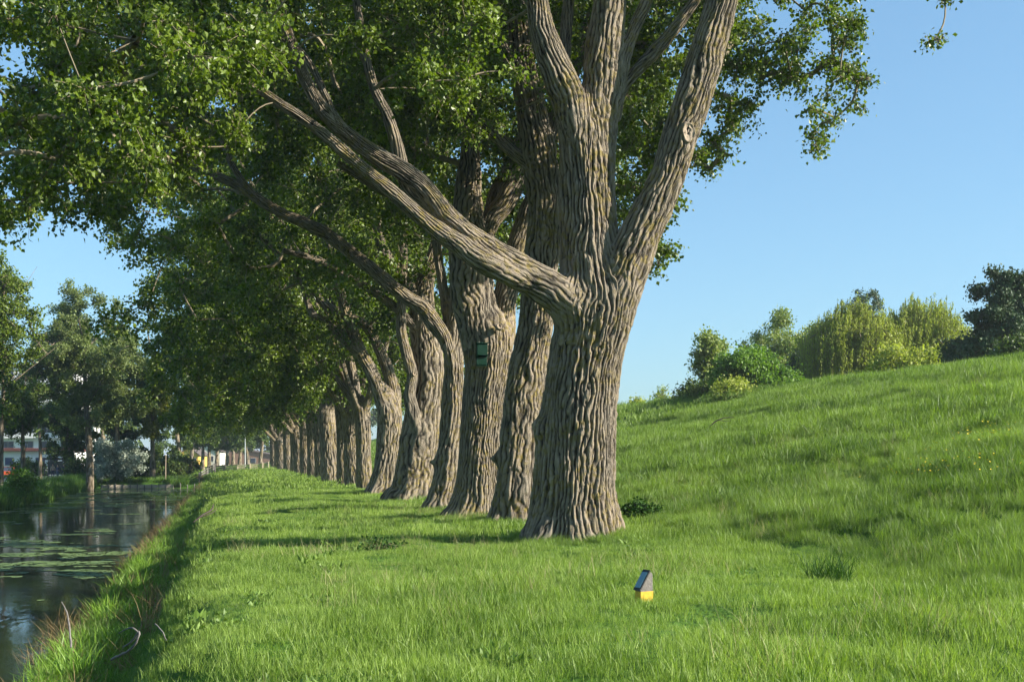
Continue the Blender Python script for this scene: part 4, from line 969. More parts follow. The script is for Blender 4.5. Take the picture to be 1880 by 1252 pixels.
bank(1482, 78, 630, 760, 80, 14000, .17, M['needle'], 806, 'dark gap filling bush between the bright bush and the willow', 'shrub', tr=.07, ncl=24, name='bush', crr=(.4, .7), grp=DG)
bank(1216, 80, 706, 770, 18, 700, .14, M['leaf_pale'], 807, 'tiny thin sapling standing alone left of the group on the crest', tr=.03, ncl=6, name='sapling', crr=(.25, .4), grp=DG)
bank(1242, 84, 712, 770, 14, 500, .14, M['leaf_pale'], 808, 'second tiny sapling nearer the dark shrub', tr=.03, ncl=5, name='sapling', crr=(.2, .35), grp=DG)
bank(1160, 95, 738, 780, 60, 3000, .16, M['leaf_willow'], 809, 'low yellowish bush just right of the nearest trunk on the crest', 'shrub', tr=.04, ncl=16, name='bush', crr=(.3, .5), grp=DG)

def pine(px, dc, ytop, ybot, wpx, seed, label, n=15000, lean=0):
    """whorled boughs with tufted ends, bare lower trunk"""
    l = at(px, dc); k_ = dc/F; H = zt(ytop, dc)-l[2]; zb = max(.6, zt(ybot, dc)-l[2]); r = np.random.default_rng(seed)
    e = empty('pine_tree', l); tag(e, label, 'tree', DG)
    ln = [(0, 0, -.4, .3), (0, 0, 0, .27), (lean*.3, 0, H*.3, .2), (lean*.7, .1, H*.65, .13), (lean, 0, H*.97, .03)]
    V, Q, T, bk, h = bark_tube(ln, [], 16, .2, .02, .15, seed)
    obj('trunk', mesh('trunk', V, Q, T, [M['bark']], attrs={'bark': ('FLOAT_VECTOR', bk), 'crev': ('FLOAT', h)}, smooth=True), e)
    S = []; z = zb
    while z < H-.2:
        u = (z-zb)/(H-zb); R = wpx/2*k_*(1-u)**.75*(.75+.4*r.random())+.35
        for a in np.arange(5)*1.257+r.random()*3:
            if r.random() < .15: continue
            for f_ in (.45, .75, 1.0):
                if f_*R < .5 and f_ < 1: continue
                S.append((lean*z/H+math.cos(a+r.normal(0,.2))*R*f_, math.sin(a)*R*f_, z+.18*R*f_+r.normal(0, .25), .22+.30*r.random(), 1))
        z += .48+.3*r.random()
    # needle tufts: narrow upright leaves
    sk = np.array([(lean*z_/H, 0, z_) for z_ in np.linspace(zb*.7, H, 30)])
    N_ = n; C0 = np.array(S)
    make_crown('crown', S, sk, e, np.zeros(3), .13, n, seed+3, M['needle'], droop=-.8, spread=.15, twigs=9, tw=.01)
    return e
pine(1845, 58, 505, 690, 165, 820, 'dark tall pine at the right edge on the dike crest', 30000, .2)
pine(1588, 92, 540, 700, 150, 830, 'dark pine top showing over the yellow willow', 14000)
bank(1775, 60, 625, 700, 70, 11000, .14, M['needle'], 840, 'low dark pine bush left of the tall pine', 'shrub', tr=.07, ncl=26, name='bush', crr=(.35, .6), grp=DG)
bank(1862, 54, 625, 690, 60, 6500, .14, M['leaf_bank'], 841, 'leafy bush under the tall pine at the right edge', 'shrub', tr=.07, ncl=20, name='bush', crr=(.35, .6), grp=DG)

def willow(px, dc, ytop, ybot, wpx, seed, label, nst=900, pend=1.0):
    l = at(px, dc); k_ = dc/F; H = zt(ytop, dc)-l[2]; zb = max(.4, zt(ybot, dc)-l[2]); R = wpx/2*k_; r = np.random.default_rng(seed)
    e = empty('willow_tree', l); tag(e, label, 'tree', DG)
    lines = [[(0, 0, -.4, .35), (0, 0, 1, .3), (.1, 0, H*.45, .24)]]
    for q in range(9):
        a = q/9*6.28+r.random()*.5; f_ = .45+.5*r.random(); top = H*(.60+.15*r.random())
        lines.append([(0, 0, H*.35, .14), (math.cos(a)*R*f_*.4, math.sin(a)*R*f_*.4, H*.65, .10), (math.cos(a)*R*f_*.8, math.sin(a)*R*f_*.8, top, .06), (math.cos(a)*R*f_*1.1, math.sin(a)*R*f_*1.1, top*.93, .02)])
    for q, ln in enumerate(lines):
        V, Q, T, bk, h = bark_tube(ln, [], 14 if q == 0 else 8, .3, .02, .2, seed+q); nm = 'trunk' if q == 0 else 'limb'
        obj(nm, mesh(nm, V, Q, T, [M['bark']], attrs={'bark': ('FLOAT_VECTOR', bk), 'crev': ('FLOAT', h)}, smooth=True), e)
    # hanging strands
    cl = nst//12; hub = []
    for q in range(cl):
        a = r.random()*6.28; f_ = r.random()**.5; top = H*(1-.30*f_*f_)*(.86+.14*r.random())
        hub.append((math.cos(a)*R*f_, math.sin(a)*R*f_*.85, top))
    hub = np.array(hub); kk = np.repeat(np.arange(cl), 12); N = len(kk)
    P0 = hub[kk]+r.normal(0, .28, (N, 3)); ln_ = (.8+r.random(N)*2.8)*pend; P1 = P0.copy(); P1[:, 0] += r.normal(-.15, .15, N); P1[:, 1] += r.normal(0, .12, N); P1[:, 2] = np.maximum(P0[:, 2]-ln_, .25)
    PM = (P0+P1)/2; PM[:, :2] = P0[:, :2]+(P0[:, :2]-0)*.02; PM[:, 2] += .25
    V, Q = many_tubes(P0, P1, PM, np.full(N, .010), np.full(N, .006), 3, 4)
    m_ = 46; t = r.random((N, m_))[..., None]; C = ((1-t)**2*P0[:, None]+2*t*(1-t)*PM[:, None]+t*t*P1[:, None]).reshape(-1, 3)+r.normal(0, .035, (N*m_, 3))
    LV, LT, rn = leaves(C, .15, r, 1.6, .32)
    me = mesh('crown', np.concatenate([V, LV]), Q, LT+len(V), [M['leaf_willow'], M['twig']], fmat=np.concatenate([np.ones(len(Q)), np.zeros(len(LT))]), attrs={'rnd': ('FLOAT', np.concatenate([np.zeros(len(V)), rn]))})
    obj('crown', me, e)
willow(1570, 70, 556, 720, 190, 850, 'golden weeping willow, left one of the pair behind the dike', 1700)
willow(1695, 72, 548, 700, 195, 860, 'golden weeping willow, taller right one of the pair behind the dike', 1700, .85)
bank(1660, 66, 640, 720, 190, 16000, .13, M['leaf_willow'], 870, 'dense olive undergrowth bush in front of the willows', 'shrub', tr=.06, ncl=50, name='bush', crr=(.4, .7), grp=DG)

# ------------------------------------------------------------------ bat box on the third trunk
c = W(885, 650, 33.0-.97); e = empty('bat_box', (c[0], c[1], c[2]-.30), -YAW+.22); tag(e, 'dark green wooden bat box fixed to the trunk of the third poplar', 'bat box')
def lbox(parent, name, mat, *bx, bev=.004):
    mb = MB()
    for c_, d_ in bx: mb.box(c_, d_, bev=bev)
    return mb.build(name, mat, parent)
lbox(e, 'back_board', M['boxgreen'], ((0, .055, .28), (.29, .03, .60)))
lbox(e, 'box_front', M['boxgreen'], ((0, -.055, .42), (.28, .03, .31)))
lbox(e, 'side_panel', M['boxgreen'], ((-.127, 0, .40), (.025, .078, .33)))
lbox(e, 'side_panel', M['boxgreen'], ((.127, 0, .40), (.025, .078, .33)))
lbox(e, 'roof', M['boxgreen'], ((0, -.02, .592), (.32, .17, .025)))
lbox(e, 'landing_board', M['boxgreen'], ((0, .03, .12), (.285, .02, .20)))

# ------------------------------------------------------------------ marker post in the grass
dc_ = 13.3; p = W(1184, 1105, dc_); gz_ = float(hgt(p[0], p[1])); e = empty('marker_post', (p[0], p[1], gz_), -YAW); tag(e, 'short wedge shaped marker post with slanted blue grey plate and yellow foot in the grass', 'marker post')
s_ = dc_/F
prof = [(-.085, -.2), (.075, -.2), (.072, .31), (.060, .335), (.028, .335), (-.085, .155)]
mb = MB(); mb.prism(prof, -.045, .06); b_ = mb.build('post_body', M['wood_grey'], e)
mb = MB()
pr = [(-.088, -.2), (.078, -.2), (.078, .130), (-.088, .130)]; mb.prism(pr, -.048, .063); mb.build('yellow_band', M['yellow'], e)
# slanted frame and plate on the upper left face, turned to be visible from the front
def slab(name, mat, a0, a1, y0, y1, th, off=0.0):
    A = np.array([-.085, .155]); B = np.array([.028, .335]); d = (B-A)/np.linalg.norm(B-A); n_ = np.array([-d[1], d[0]]); Lh = np.linalg.norm(B-A)
    q0 = A+d*a0*Lh+n_*off; q1 = A+d*a1*Lh+n_*off; pr = [tuple(q0), tuple(q1), tuple(q1+n_*th), tuple(q0+n_*th)]
    mb = MB(); mb.prism(pr, y0, y1); return mb.build(name, mat, e)
slab('plate_frame', M['black'], -.1, 1.12, -.058, .073, .014, .001)
slab('number_plate', M['plate'], .04, .96, -.043, .058, .008, .016)
e.rotation_euler = (0, 0, -YAW+.5)

# ------------------------------------------------------------------ fence, poles, planks at the canal end
def fence_run(pts, label, dark=False, hgt_=1.05, name='rail_fence', rails=(.35, .62, .92)):
    e = empty(name, pts[0]); tag(e, label, 'fence'); o_ = np.array(pts[0]); m_ = M['wood_grey'] if dark else M['wood_pale']
    P = [np.array(p)-o_ for p in pts]
    for a in P: mb = MB(); mb.box((a[0], a[1], a[2]+hgt_/2-.1), (.14, .14, hgt_+.2), bev=.01); mb.build('post', m_, e)
    for a, b in zip(P[:-1], P[1:]):
        for z in rails:
            d = b-a; n_ = np.array([-d[1], d[0], 0]); n_ /= np.linalg.norm(n_); n_ *= .09
            V = []
            for q in (a, b):
                for sy, sz in ((-.02, -.09), (.02, -.09), (.02, .09), (-.02, .09)): V.append(q+n_*(1+sy/.09)+np.array([0, 0, z+sz]))
            mb = MB(); mb.add(V, [(0, 1, 5, 4), (1, 2, 6, 5), (2, 3, 7, 6), (3, 0, 4, 7), (3, 2, 1, 0), (4, 5, 6, 7)]); mb.build('rail', m_, e)
    return e
def gp(px, dc): q = W(px, 840, dc); return (q[0], q[1], float(hgt(q[0], q[1])))
fence_run([gp(x, 165) for x in (408, 436, 459, 482, 493)], 'pale wooden rail fence closing the end of the grass strip', rails=(.3, .55, .82))
fence_run([gp(393, 164), gp(414, 163)], 'short dark rail beside the pale fence', True)
fence_run([(-3.0, 143, -1.2), (-2.3, 149, -.8), (-1.7, 156, -.35), (-1.4, 163, -.2)], 'low sloping wooden rail running down to the end of the canal', True, 1.0)
e = empty('lamp_post', gp(450, 190)); tag(e, 'slim white lamp post beyond the rail fence', 'lamp post')
mb = MB(); mb.tube([(0, 0, -.3), (0, 0, 1), (0, 0, 7)], [.11, .09, .06], 10); mb.build('pole', M['metal'], e)
mb = MB(); mb.tube([(0, 0, 7), (-.3, 0, 7.25), (-.9, 0, 7.3)], [.05, .04, .03], 8); mb.build('arm', M['metal'], e)
mb = MB(); mb.box((-1.15, 0, 7.28), (.6, .22, .1), bev=.03); mb.build('lamp_head', M['lamp_glass'], e)
e = empty('mooring_post', W(304, 885, 143)*np.array([1, 1, 0])+np.array([0, 0, -1.1])); tag(e, 'thin pale post standing in the thicket above the canal end', 'post')
mb = MB(); mb.tube([(0, 0, -.4), (0, 0, 1.6), (.03, 0, 3.0)], [.07, .06, .05], 8); mb.build('post_shaft', M['wood_cut'], e)
mb = MB(); mb.tube([(.03, 0, 3.0), (.03, 0, 3.08)], [.075, .06], 8); mb.build('post_cap', M['metal'], e)
# plank edging: each plank its own part of one bulkhead
e = empty('canal_bulkhead', (-14.0, 141.7, WATER)); tag(e, 'low plank bulkhead with stakes holding the end bank of the canal', 'bulkhead')
for q in range(5):
    mb = MB(); mb.box((1.1+q*1.55, .0, .24), (1.5, .07, .42), bev=.01); mb.build('plank', M['wood_pale'], e)
for q in range(14):
    mb = MB(); mb.tube([(.35+q*.78, -.1, -.5), (.35+q*.78, -.1, .45+.08*(q % 3))], [.06, .05], 7); mb.build('stake', M['wood_grey'], e)

# ------------------------------------------------------------------ buildings
def block(name, cx, cy, z0, wd, dp, ht, rz, label, floors, cols, wall, roof_flat=True, grnd=True):
    e = empty(name, (cx, cy, z0), rz); tag(e, label, 'building')
    mb = MB(); mb.box((0, 0, ht/2), (wd, dp, ht)); mb.build('wall', wall, e)
    mb = MB(); mb.box((0, 0, ht+.2), (wd+.6, dp+.6, .4), bev=.05); mb.build('roof', M['roof'], e)
    fh = ht/floors
    for f_ in range(floors):
        for c_ in range(cols):
            x = -wd/2+(c_+.5)*wd/cols; z = (f_+.55)*fh; ww = wd/cols*.55; hh = fh*.5
            fr = MB()
            for bx in (((x, 0, z+hh/2+.05), (ww+.2, .1, .1)), ((x, 0, z-hh/2-.05), (ww+.2, .16, .1)), ((x-ww/2-.05, 0, z), (.1, .1, hh)), ((x+ww/2+.05, 0, z), (.1, .1, hh)), ((x, 0, z), (.06, .08, hh))):
                fr.box((bx[0][0], -dp/2-.03, bx[0][2]), bx[1])
            f = fr.build('window', M['kerb'], e)
            g_ = MB(); g_.box((x, -dp/2-.01, z), (ww, .04, hh)); g_.build('pane', M['glass'], f)
        if f_ > 0 and grnd:
            mb = MB(); mb.box((0, -dp/2-.55, f_*fh+.05), (wd*.94, 1.1, .14)); mb.box((0, -dp/2-1.07, f_*fh+.5), (wd*.94, .05, .8)); mb.build('balcony', M['white'], e)
    return e
p = W(30, 840, 205)
block('apartment_building', p[0], p[1]+8, -1.2, 24, 12, 18.5, -YAW-.05, 'white apartment block seen through the left bank trees', 6, 7, M['white'])
p = W(58, 840, 188)
e = empty('shop_building', (p[0], p[1], -1.2), -YAW-.08); tag(e, 'low bright white shop front with red brown fascia behind the bus shelter', 'building')
mb = MB(); mb.box((0, 3, 1.9), (14, 6, 3.8)); mb.build('wall', M['white'], e)
mb = MB(); mb.box((0, 2.6, 4.05), (14.4, 7, .5), bev=.05); mb.build('fascia', M['fascia'], e)
for x, m_ in ((-5.6, 'glass'), (-3.6, 'blue'), (-1.2, 'glass'), (1.4, 'blue'), (3.6, 'glass'), (5.7, 'glass')):
    mb = MB(); mb.box((x, -.03, 2.2), (1.5, .08, 1.3)); f = mb.build('window', M['kerb'], e)
    mb = MB(); mb.box((x, -.08, 2.2), (1.3, .05, 1.1)); mb.build('pane', M[m_], f)
mb = MB(); mb.box((-.1, -.04, 1.05), (1.1, .08, 2.1), bev=.02); d_ = mb.build('door', M['blue'], e)
mb = MB(); mb.box((.3, -.11, 1.05), (.05, .06, .3), bev=.01); mb.build('handle', M['metal'], d_)
# house beyond the park
def house(px, dc, w_, h_, label, wall, gable, name='house'):
    p = gp(px, dc); e = empty(name, (p[0], p[1], -.5), -YAW); tag(e, label, 'house')
    mb = MB(); mb.box((0, 0, h_*.3), (w_, 8, h_*.6)); mb.build('wall', wall, e)
    mb = MB(); mb.prism([(-w_/2, h_*.6), (w_/2, h_*.6), (0, h_)], -4.0, 4.0); mb.build('gable', gable, e)
    mb = MB()
    for s_ in (-1, 1):
        mb.prism([(s_*(w_/2+.4), h_*.6-.25), (s_*(w_/2+.4), h_*.6), (0, h_+.3), (0, h_+.02)], -4.4, 4.4)
    mb.build('roof', M['roof'], e)
    for x in (-w_*.25, w_*.25):
        mb = MB(); mb.box((x, -4.03, h_*.3), (1.4, .08, 1.3)); f = mb.build('window', M['kerb'], e); mb = MB(); mb.box((x, -4.09, h_*.3), (1.2, .05, 1.1)); mb.build('pane', M['glass'], f)
    return e
house(378, 300, 9, 6.2, 'house with a cream gable seen between the far park trunks', M['cream'], M['cream'])
house(355, 285, 4.5, 4.6, 'small ochre yellow house left of the cream gabled one', M['ochre'], M['ochre'])
house(432, 310, 22, 4.6, 'long low brown building behind the far park trunks', M['brick'], M['brick'], 'long_house')

# ------------------------------------------------------------------ bus shelter, people, car
p = W(103, 840, 152); ZR = -.94
e = empty('bus_shelter', (p[0], p[1], ZR), -YAW); tag(e, 'dark framed bus shelter with waiting people on the far bank', 'bus shelter')
for x in (-1.25, 1.25):
    for y in (-.55, .65): mb = MB(); mb.box((x, y, 1.15), (.08, .08, 2.3), bev=.01); mb.build('post', M['shelter'], e)
mb = MB(); mb.box((0, .05, 2.38), (2.8, 1.5, .26), bev=.04); mb.build('roof', M['shelter'], e)
mb = MB(); mb.box((0, .66, 1.25), (2.4, .03, 1.7)); mb.build('back_panel', M['glass'], e)
mb = MB(); mb.box((-.3, .45, .47), (1.5, .35, .06), bev=.01); mb.build('bench_seat', M['wood_grey'], e)
mb = MB(); mb.box((1.05, .05, 1.3), (.06, .9, 1.5)); mb.build('poster_panel', M['white'], e)

def person(px, dc, yaw, pose, top, legs, label, h=1.74):
    p = W(px, 840, dc); e = empty('person', (p[0], p[1], ZR), yaw); tag(e, label, 'person', 'people waiting at the bus shelter')
    k = h/1.74
    J = {'pel': (0, 0, .95), 'ab': (0, 0, 1.12), 'ch': (0, -.01, 1.33), 'nk': (0, 0, 1.47), 'hd0': (0, -.01, 1.56), 'hd1': (0, -.02, 1.66), 'hd2': (0, -.01, 1.72)}
    a = .1 if pose == 0 else .22
    for s_, n_ in ((1, 'L'), (-1, 'R')):
        J.update({'hip'+n_: (s_*.1, 0, .88), 'kn'+n_: (s_*.11, -.02-(a if s_ > 0 else -a)*.4, .48), 'an'+n_: (s_*.12, .02-(a if s_ > 0 else -a)*.8, .07), 'to'+n_: (s_*.13, -.16-(a if s_ > 0 else -a)*.8, .04),
                  'sh'+n_: (s_*.18, 0, 1.40), 'el'+n_: (s_*.25, .03, 1.14), 'wr'+n_: (s_*.24, -.10 if pose else -.02, .92), 'ha'+n_: (s_*.235, -.13 if pose else -.03, .84)})
    names = list(J); V = [tuple(np.array(J[n])*k) for n in names]; ix = {n: i for i, n in enumerate(names)}
    E = [('pel', 'ab'), ('ab', 'ch'), ('ch', 'nk'), ('nk', 'hd0'), ('hd0', 'hd1'), ('hd1', 'hd2')]
    for n_ in 'LR': E += [('pel', 'hip'+n_), ('hip'+n_, 'kn'+n_), ('kn'+n_, 'an'+n_), ('an'+n_, 'to'+n_), ('ch', 'sh'+n_), ('sh'+n_, 'el'+n_), ('el'+n_, 'wr'+n_), ('wr'+n_, 'ha'+n_)]
    R = {'pel': .14, 'ab': .125, 'ch': .15, 'nk': .055, 'hd0': .08, 'hd1': .10, 'hd2': .07, 'hip': .095, 'kn': .06, 'an': .042, 'to': .035, 'sh': .07, 'el': .045, 'wr': .032, 'ha': .035}
    for j_ in range(3):
        pass
    me = bpy.data.meshes.new('body'); me.from_pydata(V, [(ix[a_], ix[b_]) for a_, b_ in E], []); o = obj('body', me, e)
    md = o.modifiers.new('skin', 'SKIN'); sk = me.skin_vertices[0].data
    for n in names:
        rr_ = R.get(n, R.get(n[:-1], .05)); sk[ix[n]].radius = (rr_*k, rr_*k*.8)
    sk[ix['pel']].use_root = True
    o.modifiers.new('sub', 'SUBSURF').levels = 1; o.modifiers['sub'].render_levels = 2
    me.materials.append(M['skin']); o.data.materials[0] = M['skin']
    # clothing shells: torso and sleeves, trousers
    def shell(name, jn, ed, grow, mat):
        me2 = bpy.data.meshes.new(name); ii = {n: q for q, n in enumerate(jn)}
        me2.from_pydata([tuple(np.array(J[n])*k) for n in jn], [(ii[a_], ii[b_]) for a_, b_ in ed], []); o2 = obj(name, me2, e)
        o2.modifiers.new('skin', 'SKIN'); s2 = me2.skin_vertices[0].data
        for n in jn: rr_ = (R.get(n, R.get(n[:-1], .05))+grow)*k; s2[ii[n]].radius = (rr_*1.05, rr_*.85)
        s2[0].use_root = True; o2.modifiers.new('sub', 'SUBSURF').render_levels = 2; me2.materials.append(mat)
    shell('jacket', ['pel', 'ab', 'ch', 'shL', 'elL', 'wrL', 'shR', 'elR', 'wrR'], [('pel', 'ab'), ('ab', 'ch'), ('ch', 'shL'), ('shL', 'elL'), ('elL', 'wrL'), ('ch', 'shR'), ('shR', 'elR'), ('elR', 'wrR')], .022, top)
    shell('trousers', ['pel', 'hipL', 'knL', 'anL', 'hipR', 'knR', 'anR'], [('pel', 'hipL'), ('hipL', 'knL'), ('knL', 'anL'), ('pel', 'hipR'), ('hipR', 'knR'), ('knR', 'anR')], .018, legs)
    mb = MB(); th = np.linspace(0, np.pi*.62, 7); V2 = []; n_ = 14
    for t_ in th:
        for q in range(n_): a_ = q/n_*6.283; V2.append((math.sin(t_)*math.cos(a_)*.115*k, (math.sin(t_)*math.sin(a_)*.12+.02+.02*t_)*k, (1.655+math.cos(t_)*.125)*k))
    mb.add(V2, [(i_*n_+q, i_*n_+(q+1) % n_, (i_+1)*n_+(q+1) % n_, (i_+1)*n_+q) for i_ in range(6) for q in range(n_)]); mb.build('hair', M['hair'], e, smooth=True)
    return e
person(97, 150.6, -YAW+.4, 1, M['jacket'], M['coat'], 'person in a beige jacket and dark trousers standing left in the bus shelter')
person(106, 150.4, -YAW-.3, 0, M['coat'], M['jeans'], 'person in a dark coat and blue jeans in the middle of the bus shelter', 1.68)
person(117, 150.8, -YAW+.1, 1, M['coat'], M['coat'], 'person all in dark clothes at the right post of the bus shelter', 1.78)

def car(px, dc, rz, label, paint, name='parked_car'):
    p = W(px, 840, dc); e = empty(name, (p[0], p[1], -1.0), rz); tag(e, label, 'car', 'cars on the street of the far bank')
    # length along y, rear faces -y
    secs = [(-2.1, .35, .80, .78), (-2.05, .25, .92, .84), (-1.7, .22, .95, .87), (0, .22, .93, .88), (1.5, .22, .90, .86), (2.0, .28, .78, .80), (2.1, .4, .65, .7)]
    V = []; n = 10
    for (y, z0_, z1_, hw) in secs:
        V += [(-hw*.92, y, z0_), (-hw, y, z0_+.12), (-hw, y, z1_-.18), (-hw*.96, y, z1_-.05), (-hw*.86, y, z1_), (hw*.86, y, z1_), (hw*.96, y, z1_-.05), (hw, y, z1_-.18), (hw, y, z0_+.12), (hw*.92, y, z0_)]
    Q = [(i_*n+q, (i_+1)*n+q, (i_+1)*n+(q+1) % n, i_*n+(q+1) % n) for i_ in range(len(secs)-1) for q in range(n)]
    c0 = len(V); V += [(0, -2.12, .6), (0, 2.12, .55)]; T = [(c0, q, (q+1) % n) for q in range(n)]+[(c0+1, (len(secs)-1)*n+(q+1) % n, (len(secs)-1)*n+q) for q in range(n)]
    mb = MB(); mb.add(V, Q, T); mb.build('body', paint, e, smooth=False)
    mb = MB(); lo = [(-.78, -1.95), (.78, -1.95), (.78, .95), (-.78, .95)]; hi = [(-.60, -1.45), (.60, -1.45), (.60, .25), (-.60, .25)]
    mb.add([(x, y, .9) for x, y in lo]+[(x, y, 1.42) for x, y in hi], [(0, 1, 5, 4), (1, 2, 6, 5), (2, 3, 7, 6), (3, 0, 4, 7)]); mb.build('window', M['glass'], e)
    mb = MB(); mb.box((0, -.6, 1.44), (1.22, 1.75, .05), bev=.02)
    for x in (-.69, .69):
        for y0_, y1_ in ((-1.95, -1.45), (.95, .25)): mb.tube([(x*1.13, y0_, .9), (x*.88, y1_, 1.43)], .035, 6)
    mb.build('roof', paint, e)
    for x in (-.78, .78):
        for y in (-1.3, 1.3):
            mb = MB(); mb.tube([(x-.1, y, .31), (x+.1, y, .31)], .31, 18); w_ = mb.build('wheel', M['tyre'], e)
            mb = MB(); mb.tube([(x-.11, y, .31), (x+.11, y, .31)], .18, 12); mb.build('rim', M['metal'], w_)
    for x in (-.68, .68):
        mb = MB(); mb.box((x, -2.07, .72), (.26, .08, .16), bev=.01); mb.build('tail_light', M['red'], e)
        mb = MB(); mb.box((x, 2.05, .6), (.28, .1, .14), bev=.01); mb.build('headlight', M['lamp_glass'], e)
    mb = MB(); mb.box((0, -2.1, .42), (1.6, .12, .18), bev=.03); mb.build('bumper', M['black'], e)
    return e
car(17, 150, .08, 'orange red car seen from behind on the street at the far left', M['carpaint'])
car(-3, 172, .05, 'dark blue car cut off by the left edge of the picture', M['vanpaint'])

# ------------------------------------------------------------------ small things: fallen branches, sticks, flowers, nettles
def sticks(name, paths, label, cat='branch', mat=None, group=None):
    org = np.array(paths[0][0][:3]); mb = MB()
    for pth in paths:
        D = spline(pth, .06); D[1:-1, :3] += np.random.default_rng(len(pth)*7+int(abs(pth[0][0])*100)).normal(0, .004, (len(D)-2, 3)); V, Q, _ = tube_geo(D[:, :3]-org, D[:, 3], 7); mb.add(V, Q)
    o = mb.build(name, mat or M['wood_grey'], smooth=True, loc=org); tag(o, label, cat, group); return o
def pt(px, py, dc, r): q = W(px, py, dc); return (q[0], q[1], q[2], r)
sticks('dead_branch', [[pt(205, 1210, 13.1, .016), pt(238, 1192, 12.6, .013), pt(254, 1172, 12.5, .012), pt(255, 1160, 12.5, .011), pt(240, 1178, 12.6, .01), pt(226, 1187, 12.7, .008)],
                       [pt(254, 1160, 12.5, .009), pt(245, 1153, 12.5, .008), pt(236, 1152, 12.6, .007), pt(218, 1162, 12.7, .005)]], 'bare forked dead branch curling out of the near bank in the foreground')
sticks('bare_stick', [[pt(130, 1188, 14.8, .014), pt(127, 1150, 14.9, .012), pt(122, 1125, 14.9, .010), pt(113, 1104, 14.9, .005)]], 'single upright bare stick standing at the near water edge', 'stick')
sticks('thin_stick', [[pt(285, 1145, 13, .008), pt(302, 1165, 12.8, .007), pt(306, 1175, 12.8, .004)]], 'thin pale stick lying on the shaded bank above the forked branch', 'stick')
sticks('fallen_branch', [[pt(355, 958, 33, .015), pt(372, 945, 33.2, .025), pt(388, 936, 33.5, .025), pt(392, 925, 33.6, .012)], [pt(365, 950, 33.1, .012), pt(388, 942, 33.3, .015), pt(398, 934, 33.6, .01)]], 'dark fallen branches heaped at the top of the near bank', mat=M['hair'])
def gpt(px, dc, dz, r): q = W(px, 840, dc); return (q[0], q[1], float(hgt(q[0], q[1]))+dz, r)
b0 = None
for dcv in np.arange(30, 75, .5):
    q = W(1298, 840, dcv); z = float(hgt(q[0], q[1], False)); y_ = 840-(z-CAMZ)*F/dcv
    if y_ < 797 and b0 is None: b0 = dcv
b0 = b0 or 45
q = W(1298, 840, b0); bz = float(hgt(q[0], q[1])); k_ = b0/F
def bp(px, py, r): w_ = W(px, 840, b0-.2); return (w_[0], w_[1], bz+(796-py)*k_+.06, r)
sticks('fallen_branch', [[bp(1296, 796, .02), bp(1306, 786, .025), bp(1316, 778, .025), bp(1330, 773, .02), bp(1348, 772, .012)], [bp(1318, 777, .015), bp(1334, 779, .01), bp(1342, 778, .006)]], 'crooked dark branch lying high on the grass slope', mat=M['hair'])
# little yellow flowers, two drifts on the slope
r_ = np.random.default_rng(61); V = []; T = []; n_ = 0
for (px, dc_, num, sx) in ((1725, 22.5, 46, .9), (1810, 24.5, 60, .9), (1835, 20.5, 10, .5)):
    c = W(px, 840, dc_)
    for _ in range(num):
        x = c[0]+r_.normal(0, sx*.6); y = c[1]+r_.normal(0, sx*.7); z = float(hgt(x, y))+.28+.12*r_.random()
        a = np.arange(5)/5*6.283; R = .016+.008*r_.random(); tl = r_.normal(0, .3, 2)
        V.append(np.column_stack([x+R*np.cos(a), y+R*np.sin(a)*.9, z+R*(np.cos(a)*tl[0]+np.sin(a)*tl[1]+.2)])); V.append([[x, y, z-.008]])
        T += [(n_+q, n_+(q+1) % 5, n_+5) for q in range(5)]; n_ += 6
o = obj('yellow_flowers', mesh('yellow_flowers', np.concatenate(V), None, T, [M['petal']])); tag(o, 'scattered small yellow flowers on the grass slope at the right', 'flowers', kind='stuff')
def weed(name, px, dc, w_, h_, n, leaf, mat, seed, label):
    q = gp(px, dc); r = np.random.default_rng(seed); e = empty(name, q); tag(e, label, 'weeds')
    S = [(r.normal(0, w_*.5), r.normal(0, w_*.35), h_*(.3+.6*r.random()), .12+.1*r.random(), 1) for _ in range(22)]
    make_crown('leaves', S, np.array([(x, 0, -.05) for x in np.linspace(-w_, w_, 9)]), e, np.zeros(3), leaf, n, seed, mat, spread=.05, tw=.002, twigs=5, droop=.2)
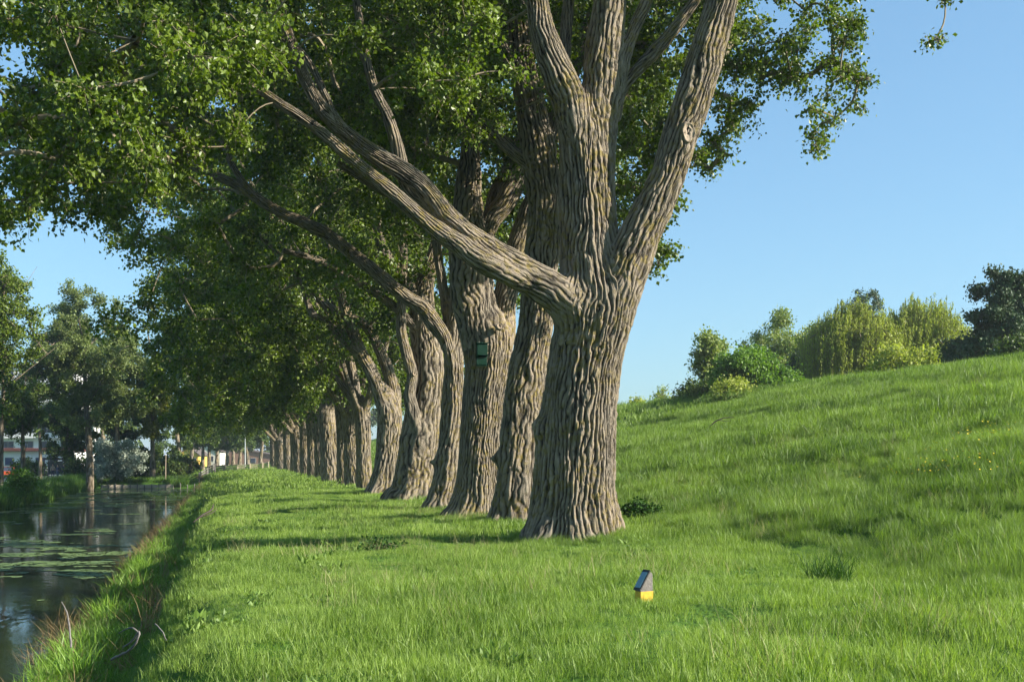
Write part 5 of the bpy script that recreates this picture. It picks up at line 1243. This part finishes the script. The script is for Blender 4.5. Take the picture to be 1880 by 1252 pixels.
st = lib('straw_tuft', [blades(14, .2, .22, .5, .005, .25, .5, 970+k, 3) for k in range(3)], M['straw'])
P = cat_pts([ground_pts(0, 27, 7.5, 40, 2.6, 411)]); k = vn2(P[:, 0]*.5, P[:, 1]*.4, 61) > .05; P = P[k]
scatter('straw_stalks', P, st, 3, .5, 1.0, 'thin pale straw and seed stalks standing in the grass', 'dry grass', seed=65)
cv = lib('clover_patch', [blades(70, .3, .03, .10, .03, .6, .4, 980+k, 2) for k in range(3)], M['clover'])
P = ground_pts(-.5, 20, 7.5, 40, 2.2, 412); k = vn2(P[:, 0]*.6, P[:, 1]*.5, 71) > .34; P = P[k]
scatter('broad_leaved_weeds', P, cv, 3, .8, 1.5, 'low patches of clover and broad leaved weeds in the lawn', 'weeds', seed=66)
weed('nettle_clump', 1178, 26.5, .45, .42, 1500, .07, M['nettle'], 71, 'dark nettle clump in the grass right of the nearest trunk')
weed('weed_clump', 700, 22.4, .35, .14, 420, .06, M['nettle'], 73, 'low leafy weeds in the middle of the lawn')
cl = lib('dark_tussock', [blades(260, .34, .25, .62, .010, .35, .5, 950, 4)], M['nettle'])
q = gp(1522, 15.2)
V, Q, T, rn = blades(320, .30, .20, .50, .010, .38, .5, 951, 4)
o = obj('grass_tussock', mesh('grass_tussock', V, Q, T, [M['nettle']], attrs={'rnd': ('FLOAT', rn)}, smooth=True), loc=q); tag(o, 'dark green grass tussock in the lawn right of the marker post', 'tussock')

# ------------------------------------------------------------------ faint spring haze
mb = MB(); mb.box((0, 0, 0), (1, 1, 1)); m, t, out = newmat('haze_air')
pv = nd(t, 'ShaderNodeVolumePrincipled'); pv.inputs['Color'].default_value = (.82, .90, 1, 1); pv.inputs['Density'].default_value = HAZE; pv.inputs['Anisotropy'].default_value = .2
t.links.new(pv.outputs[0], out.inputs['Volume'])
hz = mb.build('haze', m); hz.scale = (8600, 6400, 36); hz.location = (0, 2500, 12); tag(hz, 'faint blue haze in the distance', 'haze', kind='stuff')
